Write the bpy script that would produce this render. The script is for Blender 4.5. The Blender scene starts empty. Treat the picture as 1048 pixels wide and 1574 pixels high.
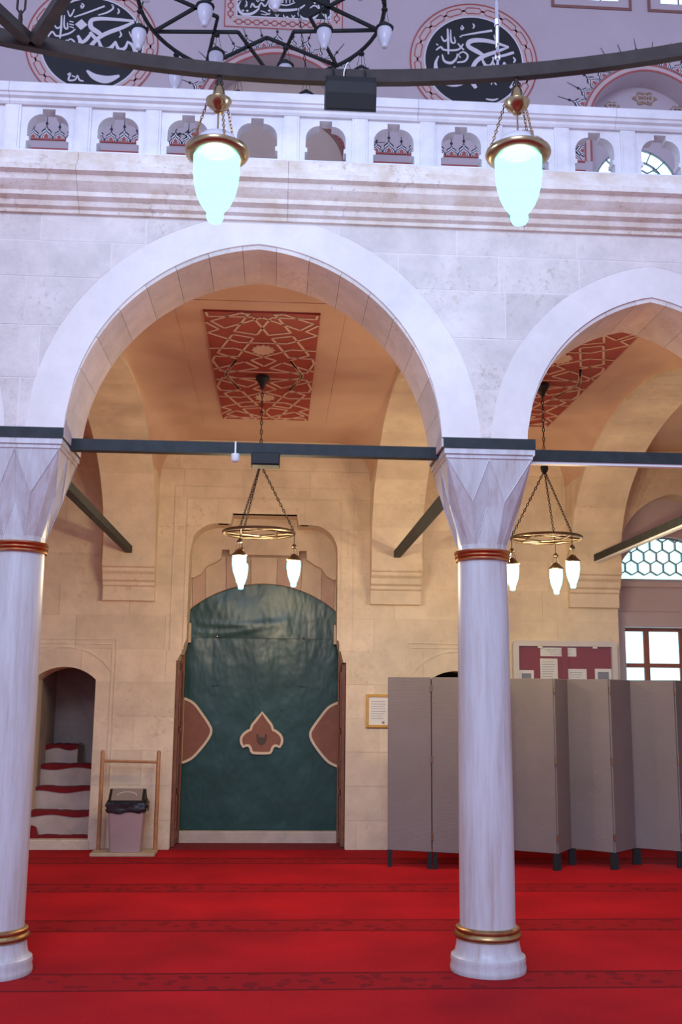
import bpy, math, random
from mathutils import Vector, Matrix
from mathutils.geometry import tessellate_polygon
random.seed(7)
sc = bpy.context.scene
col = sc.collection
PI = math.pi

# ------------------------------------------------------------------ camera, world, exposure
def setup_camera():
    f, p, y, r = 1597.1, .1768, .0607, .0099
    fwd = Vector((math.sin(y)*math.cos(p), math.cos(y)*math.cos(p), math.sin(p)))
    rt = Vector((math.cos(y), -math.sin(y), 0)); up = rt.cross(fwd)
    R = rt*math.cos(r)+up*math.sin(r); U = -rt*math.sin(r)+up*math.cos(r)
    cd = bpy.data.cameras.new('camera'); cd.sensor_fit = 'VERTICAL'; cd.sensor_height = 36
    cd.lens = f/1574*36; cd.clip_start = .05; cd.clip_end = 200
    o = bpy.data.objects.new('camera', cd); col.objects.link(o)
    m = Matrix((R, U, -fwd)).transposed().to_4x4(); m.translation = (0, 0, 1.6)
    o.matrix_world = m; sc.camera = o
setup_camera()
w = bpy.data.worlds.new('hall_daylight'); sc.world = w; w.use_nodes = True
w.node_tree.nodes['Background'].inputs[0].default_value = (.56, .63, 1.0, 1)
w.node_tree.nodes['Background'].inputs[1].default_value = 0.76
def area(name, loc, target, size, power, color):
    l = bpy.data.lights.new(name, 'AREA'); l.size = size; l.energy = power; l.color = color
    o = bpy.data.objects.new(name, l); col.objects.link(o); o.location = loc
    o.rotation_euler = (Vector(target)-Vector(loc)).to_track_quat('-Z', 'Y').to_euler()
area('hall_window_light', (-2.0, -6, 8.5), (0, 7, 3.2), 5.0, 1000, (.60, .71, 1.0))
sc.view_settings.view_transform = 'Standard'; sc.view_settings.look = 'None'
sc.view_settings.exposure = 0.22; sc.view_settings.gamma = 1.0; sc.view_settings.use_curve_mapping = False

# ------------------------------------------------------------------ materials
def pits(m, colr, lo, hi, scale):
    nt = m.node_tree; N = nt.nodes; L = nt.links; b = N['Principled BSDF']
    src = b.inputs['Base Color'].links[0].from_socket
    geo = N.new('ShaderNodeNewGeometry'); nz = N.new('ShaderNodeTexNoise'); nz.inputs['Scale'].default_value = scale; nz.inputs['Detail'].default_value = 8; nz.inputs['Roughness'].default_value = .75
    L.new(geo.outputs['Position'], nz.inputs['Vector'])
    big = N.new('ShaderNodeTexNoise'); big.inputs['Scale'].default_value = 1.7; big.inputs['Detail'].default_value = 3; L.new(geo.outputs['Position'], big.inputs['Vector'])
    ad = N.new('ShaderNodeMath'); ad.operation = 'MULTIPLY_ADD'; L.new(big.outputs['Fac'], ad.inputs[0]); ad.inputs[1].default_value = .45; L.new(nz.outputs['Fac'], ad.inputs[2])
    mr = N.new('ShaderNodeMapRange'); L.new(ad.outputs[0], mr.inputs['Value']); mr.inputs['From Min'].default_value = lo; mr.inputs['From Max'].default_value = hi
    mx = N.new('ShaderNodeMix'); mx.data_type = 'RGBA'; L.new(mr.outputs['Result'], mx.inputs[0]); L.new(src, mx.inputs[6]); mx.inputs[7].default_value = (*colr, 1)
    L.new(mx.outputs[2], b.inputs['Base Color'])

def mat(name, base, rough=.8, metal=0, var=.12, scale=6, bump=.0, emit=None, es=0, bscale=60, spec=.5, island=0, tint=None):
    m = bpy.data.materials.new(name); m.use_nodes = True
    nt = m.node_tree; N = nt.nodes; L = nt.links; b = N['Principled BSDF']
    b.inputs['Roughness'].default_value = rough; b.inputs['Metallic'].default_value = metal
    b.inputs['Specular IOR Level'].default_value = spec
    tc = N.new('ShaderNodeTexCoord'); geo = N.new('ShaderNodeNewGeometry')
    nz = N.new('ShaderNodeTexNoise'); nz.inputs['Scale'].default_value = scale; nz.inputs['Detail'].default_value = 6
    nz.inputs['Roughness'].default_value = .65
    L.new(geo.outputs['Position'], nz.inputs['Vector'])
    rp = N.new('ShaderNodeValToRGB'); L.new(nz.outputs['Fac'], rp.inputs['Fac'])
    t = tint or tuple(c*(1-var) for c in base)
    rp.color_ramp.elements[0].position = .35; rp.color_ramp.elements[1].position = .65
    rp.color_ramp.elements[0].color = (*t, 1)
    rp.color_ramp.elements[1].color = (*[min(1, c*(1+var*.5)) for c in base], 1)
    out = rp.outputs['Color']
    if island:
        oi = N.new('ShaderNodeObjectInfo'); mr = N.new('ShaderNodeMapRange'); L.new(oi.outputs['Random'], mr.inputs['Value'])
        mr.inputs['To Min'].default_value = 1-island; mr.inputs['To Max'].default_value = 1+island*.5
        mx = N.new('ShaderNodeVectorMath'); mx.operation = 'SCALE'
        L.new(out, mx.inputs[0]); L.new(mr.outputs['Result'], mx.inputs['Scale']); out = mx.outputs[0]
    L.new(out, b.inputs['Base Color'])
    if bump:
        n2 = N.new('ShaderNodeTexNoise'); n2.inputs['Scale'].default_value = bscale; n2.inputs['Detail'].default_value = 4
        L.new(geo.outputs['Position'], n2.inputs['Vector'])
        bp = N.new('ShaderNodeBump'); bp.inputs['Strength'].default_value = bump; bp.inputs['Distance'].default_value = .01
        L.new(n2.outputs['Fac'], bp.inputs['Height']); L.new(bp.outputs['Normal'], b.inputs['Normal'])
    if emit:
        b.inputs['Emission Color'].default_value = (*emit, 1); b.inputs['Emission Strength'].default_value = es
    return m

M = {}
M['stone'] = mat('pale_facade_stone', (.75, .67, .62), .85, var=.12, scale=5, bump=.3, island=.07)
M['arch'] = mat('voussoir_stone', (.76, .67, .61), .85, var=.11, scale=6, bump=.3, island=.13)
M['mortar'] = mat('light_pointing', (.82, .75, .71), .9, var=.06)
M['lime'] = mat('warm_limestone', (.76, .65, .49), .85, var=.13, scale=3.5, bump=.18, island=.08)
M['limemortar'] = mat('limestone_joint', (.72, .61, .46), .9, var=.06)
M['plaster'] = mat('vault_plaster', (.66, .46, .34), .9, var=.06, scale=2)
M['marble'] = mat('white_marble', (.74, .71, .72), .45, var=.14, scale=4, bump=.03, island=.05)
M['colmarble'] = None
pits(M['stone'], (.50, .38, .31), .80, 1.0, 28); pits(M['arch'], (.52, .40, .33), .80, 1.0, 28); pits(M['lime'], (.52, .38, .24), .82, 1.05, 18)
M['cornice'] = mat('stained_cornice_stone', (.76, .69, .64), .8, var=.2, scale=5, bump=.3, tint=(.66, .53, .42), island=.05)
pits(M['cornice'], (.42, .28, .20), .78, .98, 22)
M['iron'] = mat('dark_grey_paint', (.028, .034, .036), .6, var=.25, scale=12, spec=.25)
M['ironring'] = mat('bronze_painted_iron', (.046, .036, .032), .6, var=.25, scale=10, spec=.25)
M['brass'] = mat('brass', (.44, .31, .17), .28, metal=1, var=.15, scale=20)
M['bronze'] = mat('dark_bronze', (.20, .15, .10), .42, metal=1, var=.25, scale=18)
M['stepstone'] = mat('worn_step_stone', (.52, .43, .36), .85, var=.15)
M['agedbrass'] = mat('aged_brass', (.46, .29, .13), .35, metal=1, var=.25, scale=18)
M['copper'] = mat('copper_ring', (.60, .28, .12), .3, metal=1, var=.15, scale=15)
M['black'] = mat('black_plastic', (.012, .012, .013), .55, var=.1, spec=.3)
M['white'] = mat('white_plastic', (.8, .8, .78), .5, var=.03)
M['uwall'] = mat('upper_plaster', (.56, .47, .50), .9, var=.05, scale=1.5)
M['utan'] = mat('recess_plaster', (.52, .40, .34), .9, var=.06, scale=2)
M['red'] = mat('red_paint', (.42, .10, .09), .7, var=.1)
M['pink'] = mat('pale_pink_paint', (.60, .46, .45), .8, var=.05)
M['pwhite'] = mat('white_paint', (.72, .68, .72), .7, var=.04)
M['pblack'] = mat('black_paint', (.016, .017, .022), .6, var=.1)
M['brown'] = mat('brown_trim_paint', (.26, .12, .10), .7, var=.1)
M['ochre'] = mat('ochre_paint', (.36, .24, .17), .8, var=.15, scale=25)
M['panelred'] = mat('ceiling_red', (.36, .050, .030), .7, var=.12, scale=5)
M['cream'] = mat('cream_strapwork', (.70, .52, .40), .8, var=.05)
M['wood'] = mat('brown_wood', (.20, .075, .035), .45, var=.3, scale=14)
M['lightwood'] = mat('light_wood', (.42, .20, .085), .5, var=.2, scale=14)
M['board'] = mat('pale_board', (.46, .36, .24), .6, var=.15)
M['gold'] = mat('gold_frame', (.60, .34, .06), .4, var=.15)
M['paper'] = mat('paper', (.78, .78, .74), .8, var=.03)
M['ink'] = mat('grey_ink', (.22, .22, .24), .8, var=.05)
M['felt'] = mat('red_felt', (.25, .028, .018), .95, var=.1, scale=80)
M['steel'] = mat('silver_chain', (.75, .75, .80), .2, metal=1, var=.05)
M['silverframe'] = mat('pale_frame', (.62, .60, .58), .5, var=.05)
M['leafbrown'] = mat('brown_leather', (.24, .085, .04), .5, var=.12, scale=12)
M['creamedge'] = mat('cream_binding', (.72, .60, .42), .7, var=.06)
M['patchdark'] = mat('dark_pull', (.07, .045, .035), .6, var=.1)
M['pinkstone'] = mat('pinkish_lintel_stone', (.55, .40, .31), .85, var=.1, island=.05)
M['creamstone'] = mat('cream_lintel_stone', (.66, .54, .40), .85, var=.1, island=.05)
M['bin'] = mat('mauve_plastic', (.36, .26, .27), .5, var=.05)
M['binlid'] = mat('grey_plastic', (.24, .20, .18), .4, var=.08)
M['bag'] = mat('black_bag', (.02, .02, .022), .25, var=.2, bump=.6, bscale=30)
M['leg'] = mat('charcoal_leg', (.018, .02, .024), .6, var=.1, spec=.2)
M['timber'] = mat('red_brown_window_timber', (.30, .10, .07), .5, var=.15, scale=15)
M['lattice'] = mat('grey_lattice', (.30, .29, .30), .7, var=.08)
M['milk'] = mat('milky_unlit_glass', (.72, .70, .78), .25, var=.03)
M['day'] = mat('bright_frosted_pane', (.8, .85, .88), .3, emit=(.42, .86, .95), es=1.6)
M['dark'] = mat('shade_black', (.02, .018, .016), .9, var=.1)  # near-black that stands in for shade in hollows
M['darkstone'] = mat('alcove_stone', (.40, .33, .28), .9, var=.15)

def col_marble():
    m = mat('streaked_column_marble', (.72, .69, .72), .38, var=.1, spec=.5)
    nt = m.node_tree; N = nt.nodes; L = nt.links; b = N['Principled BSDF']
    geo = N.new('ShaderNodeNewGeometry'); mp = N.new('ShaderNodeMapping'); mp.inputs['Scale'].default_value = (9, 9, .7)
    L.new(geo.outputs['Position'], mp.inputs['Vector'])
    nz = N.new('ShaderNodeTexNoise'); nz.inputs['Scale'].default_value = 1.6; nz.inputs['Detail'].default_value = 8; nz.inputs['Roughness'].default_value = .7
    L.new(mp.outputs['Vector'], nz.inputs['Vector'])
    rp = N.new('ShaderNodeValToRGB'); L.new(nz.outputs['Fac'], rp.inputs['Fac'])
    e = rp.color_ramp.elements; e[0].position = .30; e[0].color = (.44, .35, .31, 1); e[1].position = .58; e[1].color = (.60, .59, .60, 1)
    k = e.new(.42); k.color = (.52, .48, .48, 1)
    L.new(rp.outputs['Color'], b.inputs['Base Color'])
    return m
M['colmarble'] = col_marble()

def carpet_mat():
    m = bpy.data.materials.new('red_prayer_carpet'); m.use_nodes = True
    nt = m.node_tree; N = nt.nodes; L = nt.links; b = N['Principled BSDF']
    b.inputs['Roughness'].default_value = .95; b.inputs['Specular IOR Level'].default_value = .1
    b.inputs['Sheen Weight'].default_value = .05; b.inputs['Sheen Tint'].default_value = (1, .2, .2, 1)
    geo = N.new('ShaderNodeNewGeometry'); sep = N.new('ShaderNodeSeparateXYZ'); L.new(geo.outputs['Position'], sep.inputs[0])
    def math_(op, a, b_=None, c=None):
        n = N.new('ShaderNodeMath'); n.operation = op
        for i, v in enumerate((a, b_, c)):
            if v is None: continue
            if isinstance(v, (int, float)): n.inputs[i].default_value = v
            else: L.new(v, n.inputs[i])
        return n.outputs[0]
    fr = math_('FRACT', math_('DIVIDE', math_('SUBTRACT', sep.outputs[1], 6.14-14.8), 1.48))
    ymet = math_('MULTIPLY', fr, 1.48)                      # metres past the start of a band
    inband = math_('LESS_THAN', ymet, .38)
    e1 = math_('LESS_THAN', math_('ABSOLUTE', math_('SUBTRACT', ymet, .012)), .014)
    e2 = math_('LESS_THAN', math_('ABSOLUTE', math_('SUBTRACT', ymet, .368)), .014)
    edge = math_('MAXIMUM', e1, e2)
    vo = N.new('ShaderNodeTexVoronoi'); vo.inputs['Scale'].default_value = 9; L.new(geo.outputs['Position'], vo.inputs['Vector'])
    nz = N.new('ShaderNodeTexNoise'); nz.inputs['Scale'].default_value = 14; nz.inputs['Detail'].default_value = 2; L.new(geo.outputs['Position'], nz.inputs['Vector'])
    mot = math_('GREATER_THAN', math_('ADD', math_('MULTIPLY', vo.outputs['Distance'], 1.1), nz.outputs['Fac']), .86)
    nb = N.new('ShaderNodeTexNoise'); nb.inputs['Scale'].default_value = 1.1; nb.inputs['Detail'].default_value = 5; L.new(geo.outputs['Position'], nb.inputs['Vector'])
    rp = N.new('ShaderNodeValToRGB'); L.new(nb.outputs['Fac'], rp.inputs['Fac'])
    rp.color_ramp.elements[0].position = .32; rp.color_ramp.elements[0].color = (.31, .004, .009, 1)
    rp.color_ramp.elements[1].position = .70; rp.color_ramp.elements[1].color = (.50, .007, .012, 1)
    def mix(f, a, b_):
        n = N.new('ShaderNodeMix'); n.data_type = 'RGBA'
        L.new(f, n.inputs[0])
        for i, v in ((6, a), (7, b_)):
            if isinstance(v, tuple): n.inputs[i].default_value = v
            else: L.new(v, n.inputs[i])
        return n.outputs[2]
    band = mix(mot, (.20, .005, .010, 1), (.31, .006, .010, 1))
    c = mix(inband, rp.outputs['Color'], band)
    c = mix(edge, c, (.11, .003, .006, 1))
    L.new(c, b.inputs['Base Color'])
    nf = N.new('ShaderNodeTexNoise'); nf.inputs['Scale'].default_value = 220; L.new(geo.outputs['Position'], nf.inputs['Vector'])
    bu = N.new('ShaderNodeBump'); bu.inputs['Strength'].default_value = .5; bu.inputs['Distance'].default_value = .01
    L.new(nf.outputs['Fac'], bu.inputs['Height']); L.new(bu.outputs['Normal'], b.inputs['Normal'])
    return m
M['carpet'] = carpet_mat()
M['treadcarpet'] = mat('red_tread_carpet', (.20, .006, .010), .95, var=.15, scale=20)

def fabric_mat():
    m = mat('grey_screen_fabric', (.195, .172, .172), .9, var=.05, scale=3)
    nt = m.node_tree; N = nt.nodes; L = nt.links; b = N['Principled BSDF']
    geo = N.new('ShaderNodeNewGeometry'); wv = N.new('ShaderNodeTexWave'); wv.bands_direction = 'Z'
    wv.inputs['Scale'].default_value = 28; wv.inputs['Distortion'].default_value = 3; L.new(geo.outputs['Position'], wv.inputs['Vector'])
    bu = N.new('ShaderNodeBump'); bu.inputs['Strength'].default_value = .12; bu.inputs['Distance'].default_value = .01
    L.new(wv.outputs['Fac'], bu.inputs['Height']); L.new(bu.outputs['Normal'], b.inputs['Normal'])
    return m
M['fabric'] = fabric_mat()

def leather_mat():
    m = mat('dark_green_leather', (.013, .068, .060), .30, var=.12, scale=3)
    nt = m.node_tree; N = nt.nodes; L = nt.links; b = N['Principled BSDF']
    geo = N.new('ShaderNodeNewGeometry'); mp = N.new('ShaderNodeMapping'); mp.inputs['Scale'].default_value = (4.5, 1, 2.6)
    L.new(geo.outputs['Position'], mp.inputs['Vector'])
    nz = N.new('ShaderNodeTexNoise'); nz.inputs['Scale'].default_value = 1.1; nz.inputs['Detail'].default_value = 2.5; L.new(mp.outputs['Vector'], nz.inputs['Vector'])
    bu = N.new('ShaderNodeBump'); bu.inputs['Strength'].default_value = .5; bu.inputs['Distance'].default_value = .03
    L.new(nz.outputs['Fac'], bu.inputs['Height']); L.new(bu.outputs['Normal'], b.inputs['Normal'])
    return m
M['leather'] = leather_mat()

def glass_mat():
    m = bpy.data.materials.new('clear_cabinet_glass'); m.use_nodes = True
    nt = m.node_tree; N = nt.nodes; L = nt.links
    for n in list(N):
        if n.type == 'BSDF_PRINCIPLED': N.remove(n)
    t = N.new('ShaderNodeBsdfTransparent'); g = N.new('ShaderNodeBsdfGlossy'); g.inputs['Roughness'].default_value = .02
    mx = N.new('ShaderNodeMixShader'); mx.inputs[0].default_value = .03
    L.new(t.outputs[0], mx.inputs[1]); L.new(g.outputs[0], mx.inputs[2])
    L.new(mx.outputs[0], N['Material Output'].inputs[0])
    return m
M['glass'] = glass_mat()
def lamp_glass(name, colr, strength, through):
    """frosted glass: part of the bulb's light passes, the rest makes the glass itself shine"""
    m = bpy.data.materials.new(name); m.use_nodes = True
    nt = m.node_tree; N = nt.nodes; L = nt.links
    for n in list(N):
        if n.type == 'BSDF_PRINCIPLED': N.remove(n)
    t = N.new('ShaderNodeBsdfTransparent'); e = N.new('ShaderNodeEmission')
    e.inputs[0].default_value = (*colr, 1); e.inputs[1].default_value = strength
    mx = N.new('ShaderNodeMixShader'); mx.inputs[0].default_value = 1-through
    L.new(t.outputs[0], mx.inputs[1]); L.new(e.outputs[0], mx.inputs[2])
    L.new(mx.outputs[0], N['Material Output'].inputs[0])
    return m
M['glow'] = lamp_glass('lit_lamp_glass', (.155, 1, 1), 4.0, .2)
M['glowsmall'] = lamp_glass('lit_small_glass', (.24, 1, .98), 4.0, .3)

# ------------------------------------------------------------------ builders
def tag(o, label=None, cat=None, group=None, kind=None):
    if label: o['label'] = label
    if cat: o['category'] = cat
    if group: o['group'] = group
    if kind: o['kind'] = kind
    return o

def thing(name, label=None, cat=None, loc=(0, 0, 0), group=None, kind=None):
    o = bpy.data.objects.new(name, None); col.objects.link(o); o.location = loc; o.empty_display_size = .1
    return tag(o, label, cat, group, kind)

def origin(p):
    v = Vector((0, 0, 0))
    while p is not None:
        v += p.location; p = p.parent
    return v

class MB:
    def __init__(s): s.v = []; s.f = []; s.m = []; s.mi = 0
    def add(s, vs, fs):
        b = len(s.v); s.v += [tuple(p) for p in vs]; s.f += [tuple(i+b for i in q) for q in fs]; s.m += [s.mi]*len(fs); return s
    def box(s, x0, x1, y0, y1, z0, z1):
        return s.add([(x, y, z) for z in (z0, z1) for y in (y0, y1) for x in (x0, x1)],
                     [(0, 2, 3, 1), (4, 5, 7, 6), (0, 1, 5, 4), (2, 6, 7, 3), (0, 4, 6, 2), (1, 3, 7, 5)])
    def cbox(s, x0, x1, y0, y1, z0, z1, c):
        """box with chamfered vertical and horizontal edges (front-facing rounded look)"""
        P = []
        for z, k in ((z0, c), (z0+c, 0), (z1-c, 0), (z1, c)):
            a0, a1, b0, b1 = x0+k, x1-k, y0+k, y1-k
            P += [(a0+c, b0, z), (a1-c, b0, z), (a1, b0+c, z), (a1, b1-c, z), (a1-c, b1, z), (a0+c, b1, z), (a0, b1-c, z), (a0, b0+c, z)]
        F = [tuple(range(7, -1, -1)), tuple(range(24, 32))]
        for j in range(3):
            for i in range(8): F.append((j*8+i, j*8+(i+1) % 8, j*8+8+(i+1) % 8, j*8+8+i))
        return s.add(P, F)
    def prism(s, poly, y0, y1):
        """poly of (x,z), counter-clockwise seen from -y; extruded y0 (front) to y1"""
        n = len(poly)
        vs = [(x, y0, z) for x, z in poly]+[(x, y1, z) for x, z in poly]
        return s.add(vs, [tuple(range(n)), tuple(range(2*n-1, n-1, -1))]+[(i, i+n, (i+1) % n+n, (i+1) % n) for i in range(n)])
    def prism_x(s, poly, x0, x1):
        """poly of (y,z)"""
        n = len(poly)
        vs = [(x0, y, z) for y, z in poly]+[(x1, y, z) for y, z in poly]
        return s.add(vs, [tuple(range(n)), tuple(range(2*n-1, n-1, -1))]+[(i, i+n, (i+1) % n+n, (i+1) % n) for i in range(n)])
    def holed(s, outer, holes, y0, y1):
        """flat plate in xz with holes"""
        loops = [outer]+holes; flat = [p for l in loops for p in l]; n = len(flat)
        tris = tessellate_polygon([[Vector((x, z, 0)) for x, z in l] for l in loops])
        vs = [(x, y0, z) for x, z in flat]+[(x, y1, z) for x, z in flat]
        fs = [tuple(t) for t in tris]+[tuple(i+n for i in reversed(t)) for t in tris]
        b = 0
        for l in loops:
            k = len(l)
            fs += [(b+i, b+(i+1) % k, b+(i+1) % k+n, b+i+n) for i in range(k)]; b += k
        return s.add(vs, fs)
    def tube(s, pts, r, n=8, closed=False):
        pts = [Vector(p) for p in pts]; k = len(pts); rings = []
        up = Vector((0, 0, 1)); prev = None
        for i, p in enumerate(pts):
            a = pts[(i-1) % k] if closed or i else pts[0]; c = pts[(i+1) % k] if closed or i < k-1 else pts[-1]
            t = (c-a).normalized()
            if prev is None:
                q = t.cross(up)
                if q.length < .05: q = t.cross(Vector((1, 0, 0)))
            else: q = prev-t*prev.dot(t)
            q.normalize(); prev = q; u = t.cross(q)
            rr = r[i] if isinstance(r, (list, tuple)) else r
            rings.append([p+q*math.cos(2*PI*j/n)*rr+u*math.sin(2*PI*j/n)*rr for j in range(n)])
        vs = [v for g in rings for v in g]; fs = []
        for i in range(k if closed else k-1):
            for j in range(n):
                a, b = i*n, ((i+1) % k)*n
                fs.append((a+j, a+(j+1) % n, b+(j+1) % n, b+j))
        if not closed: fs += [tuple(range(n-1, -1, -1)), tuple(range((k-1)*n, k*n))]
        return s.add(vs, fs)
    def bar(s, a, b, wd, ht):
        a, b = Vector(a), Vector(b); t = (b-a).normalized(); q = t.cross(Vector((0, 0, 1)))
        if q.length < .05: q = Vector((1, 0, 0))
        q.normalize(); u = q.cross(t)
        vs = [p+q*i*wd/2+u*j*ht/2 for p in (a, b) for i, j in ((-1, -1), (1, -1), (1, 1), (-1, 1))]
        return s.add(vs, [(0, 1, 2, 3), (7, 6, 5, 4)]+[(i, i+4, (i+1) % 4+4, (i+1) % 4) for i in range(4)])
    def lathe(s, prof, c=(0, 0, 0), n=24, caps=True):
        """prof: list of (r, z) from bottom to top"""
        vs = []; k = len(prof)
        for r, z in prof: vs += [(c[0]+r*math.cos(2*PI*j/n), c[1]+r*math.sin(2*PI*j/n), c[2]+z) for j in range(n)]
        fs = [(i*n+j, i*n+(j+1) % n, (i+1)*n+(j+1) % n, (i+1)*n+j) for i in range(k-1) for j in range(n)]
        if caps: fs += [tuple(range(n-1, -1, -1)), tuple(range((k-1)*n, k*n))]
        return s.add(vs, fs)
    def chain(s, a, b, link=.035, r=.003, wd=.010):
        a, b = Vector(a), Vector(b); d = b-a; k = max(1, int(d.length/(link*.8))); t = d.normalized()
        q = t.cross(Vector((0, 0, 1)))
        if q.length < .05: q = Vector((1, 0, 0))
        q.normalize(); u = t.cross(q)
        for i in range(k):
            c = a+d*((i+.5)/k); e = q if i % 2 else u
            s.tube([c+t*math.cos(2*PI*j/6)*d.length/k*.62+e*math.sin(2*PI*j/6)*wd for j in range(6)], r, 4, closed=True)
        return s
    def build(s, name, m, parent=None, smooth=False, **kw):
        o0 = origin(parent)
        me = bpy.data.meshes.new(name)
        me.from_pydata([(v[0]-o0.x, v[1]-o0.y, v[2]-o0.z) for v in s.v], [], s.f)
        for mm in (m if isinstance(m, list) else [m]): me.materials.append(M[mm])
        if isinstance(m, list): me.polygons.foreach_set('material_index', s.m)
        if smooth: me.polygons.foreach_set('use_smooth', [True]*len(me.polygons))
        me.update()
        o = bpy.data.objects.new(name, me); col.objects.link(o); o.parent = parent
        if smooth and smooth != 'all':
            me.set_sharp_from_angle(angle=math.radians(40))
        return tag(o, **kw)

def copy_tree(o, parent=None, loc=None):
    c = o.copy(); col.objects.link(c); c.parent = parent
    if loc is not None: c.location = loc
    for ch in list(o.children): copy_tree(ch, c)
    return c

def smoothline(pts, n=6):
    """Catmull-Rom through tuples"""
    if len(pts) < 3: return pts
    P = [pts[0]]+list(pts)+[pts[-1]]; out = []
    for i in range(1, len(P)-2):
        for k in range(n):
            t = k/n; a, b, c, d = P[i-1], P[i], P[i+1], P[i+2]
            out.append(tuple(.5*(2*b[j]+(c[j]-a[j])*t+(2*a[j]-5*b[j]+4*c[j]-d[j])*t*t+(3*b[j]-a[j]-3*c[j]+d[j])*t**3) for j in range(len(b))))
    out.append(pts[-1]); return out

def ribbon(mb, pts, y0, y1, width=None, closed=False):
    """flat stroke in the xz plane; pts (x,z) or (x,z,width)"""
    k = len(pts); L_, R_ = [], []
    for i, p in enumerate(pts):
        a = pts[(i-1) % k] if closed or i else pts[0]; c = pts[(i+1) % k] if closed or i < k-1 else pts[-1]
        tx, tz = c[0]-a[0], c[1]-a[1]; l = math.hypot(tx, tz) or 1
        h = (width if width is not None else p[2])/2
        nx, nz = -tz/l*h, tx/l*h
        L_.append((p[0]+nx, p[1]+nz)); R_.append((p[0]-nx, p[1]-nz))
    vs = [(x, y0, z) for x, z in L_]+[(x, y0, z) for x, z in R_]+[(x, y1, z) for x, z in L_]+[(x, y1, z) for x, z in R_]
    fs = []
    for i in range(k if closed else k-1):
        j = (i+1) % k
        fs += [(i, k+i, k+j, j), (i, j, 2*k+j, 2*k+i), (k+i, 3*k+i, 3*k+j, k+j)]
    mb.add(vs, fs)

# arch curves ---------------------------------------------------------------
def pointed(cx, half, rise, z0):
    c = (rise*rise-half*half)/(2*half); r = half+c
    return (cx-half, cx+half, lambda x: z0+math.sqrt(max(0, r*r-(abs(x-cx)+c)**2)))
def segmental(cx, half, spring, apex):
    rise = apex-spring; r = (half*half+rise*rise)/(2*rise)
    return (cx-half, cx+half, lambda x: apex-r+math.sqrt(max(0, r*r-(x-cx)**2)))

def polys(x0, x1, z0, z1, holes, step=.04):
    def H(x):
        h = -1e9
        for a, b, f in holes:
            if a < x < b: h = max(h, f(x))
        return h
    n = max(2, int((x1-x0)/step)+1)
    xs = [x0+(x1-x0)*i/n for i in range(n+1)]
    for a, b, f in holes:
        for e in (a, b):
            for q in (e-1e-4, e+1e-4):
                if x0 < q < x1: xs.append(q)
    xs.sort(); ok = [H(x) < z1-1e-4 for x in xs]
    def bis(a, b):            # a ok, b not
        for _ in range(25):
            m_ = (a+b)/2
            if H(m_) < z1-1e-4: a = m_
            else: b = m_
        return a
    runs = []; cur = []
    for i, x in enumerate(xs):
        if ok[i]:
            if not cur and i: cur.append(bis(x, xs[i-1]))
            cur.append(x)
        elif cur:
            cur.append(bis(cur[-1], x)); runs.append(cur); cur = []
    if cur: runs.append(cur)
    out = []
    for r in runs:
        if r[-1]-r[0] < .012: continue
        ext = []
        for a, b in zip(r, r[1:]):
            if (H(a) < z0) != (H(b) < z0):
                lo, hi = a, b; sa = H(a) < z0
                for _ in range(22):
                    m_ = (lo+hi)/2
                    if (H(m_) < z0) == sa: lo = m_
                    else: hi = m_
                ext.append(lo)
        r = sorted(r+ext)
        bot = [(x, max(z0, H(x))) for x in r]
        s = [bot[0]]
        for i in range(1, len(bot)-1):
            a, b, c = s[-1], bot[i], bot[i+1]
            if abs((b[0]-a[0])*(c[1]-a[1])-(b[1]-a[1])*(c[0]-a[0])) > 4e-7: s.append(b)
        s.append(bot[-1])
        P = s+[(r[-1], z1), (r[0], z1)]
        A = abs(sum(P[i][0]*P[(i+1) % len(P)][1]-P[(i+1) % len(P)][0]*P[i][1] for i in range(len(P))))/2
        if A > .0025: out.append(P)
    return out

def ashlar(parent, x0, x1, zs, holes, yf, yb, m, lmin=.45, lmax=.95, gap=.006, jitter=.003, seed=1):
    rnd = random.Random(seed); cnt = 0
    for i in range(len(zs)-1):
        x = x0-(rnd.random()*.4)
        while x < x1:
            l = rnd.uniform(lmin, lmax); a, b = max(x0, x), min(x1, x+l); x += l
            if b-a < .05: continue
            for P in polys(a+gap/2, b-gap/2, zs[i]+gap/2, zs[i+1]-gap/2, holes):
                mb = MB(); mb.prism(P, yf-rnd.random()*jitter, yb); mb.build('stone_block', m, parent); cnt += 1
    return cnt

def arch_pts(curve, n):
    a, b, f = curve; cx = (a+b)/2; out = []
    for i in range(n+1):
        t = PI*(1-i/n); x = cx+(b-a)/2*math.cos(t); x = min(max(x, a+1e-6), b-1e-6)
        out.append((x, f(x)))
    return out

def voussoirs(parent, inner, outer, nst, yf, yb, m, name='voussoir', gap=.004, ms=None):
    sub = 4; I = arch_pts(inner, nst*sub); O = arch_pts(outer, nst*sub)
    for k in range(nst):
        s_ = slice(k*sub, k*sub+sub+1); a, b = I[s_], O[s_]
        def shrink(L_):
            (x0, z0), (x1, z1) = L_[0], L_[1]; l = math.hypot(x1-x0, z1-z0) or 1; g = min(.4, gap/2/l)
            (u0, w0), (u1, w1) = L_[-1], L_[-2]; l2 = math.hypot(u1-u0, w1-w0) or 1; g2 = min(.4, gap/2/l2)
            return [(x0+(x1-x0)*g, z0+(z1-z0)*g)]+L_[1:-1]+[(u0+(u1-u0)*g2, w0+(w1-w0)*g2)]
        P = shrink(a)+shrink(b)[::-1]
        mb = MB(); mb.prism(P[::-1], yf-random.random()*.003, yb)
        mb.build(name, ms[k % len(ms)] if ms else m, parent)

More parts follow.
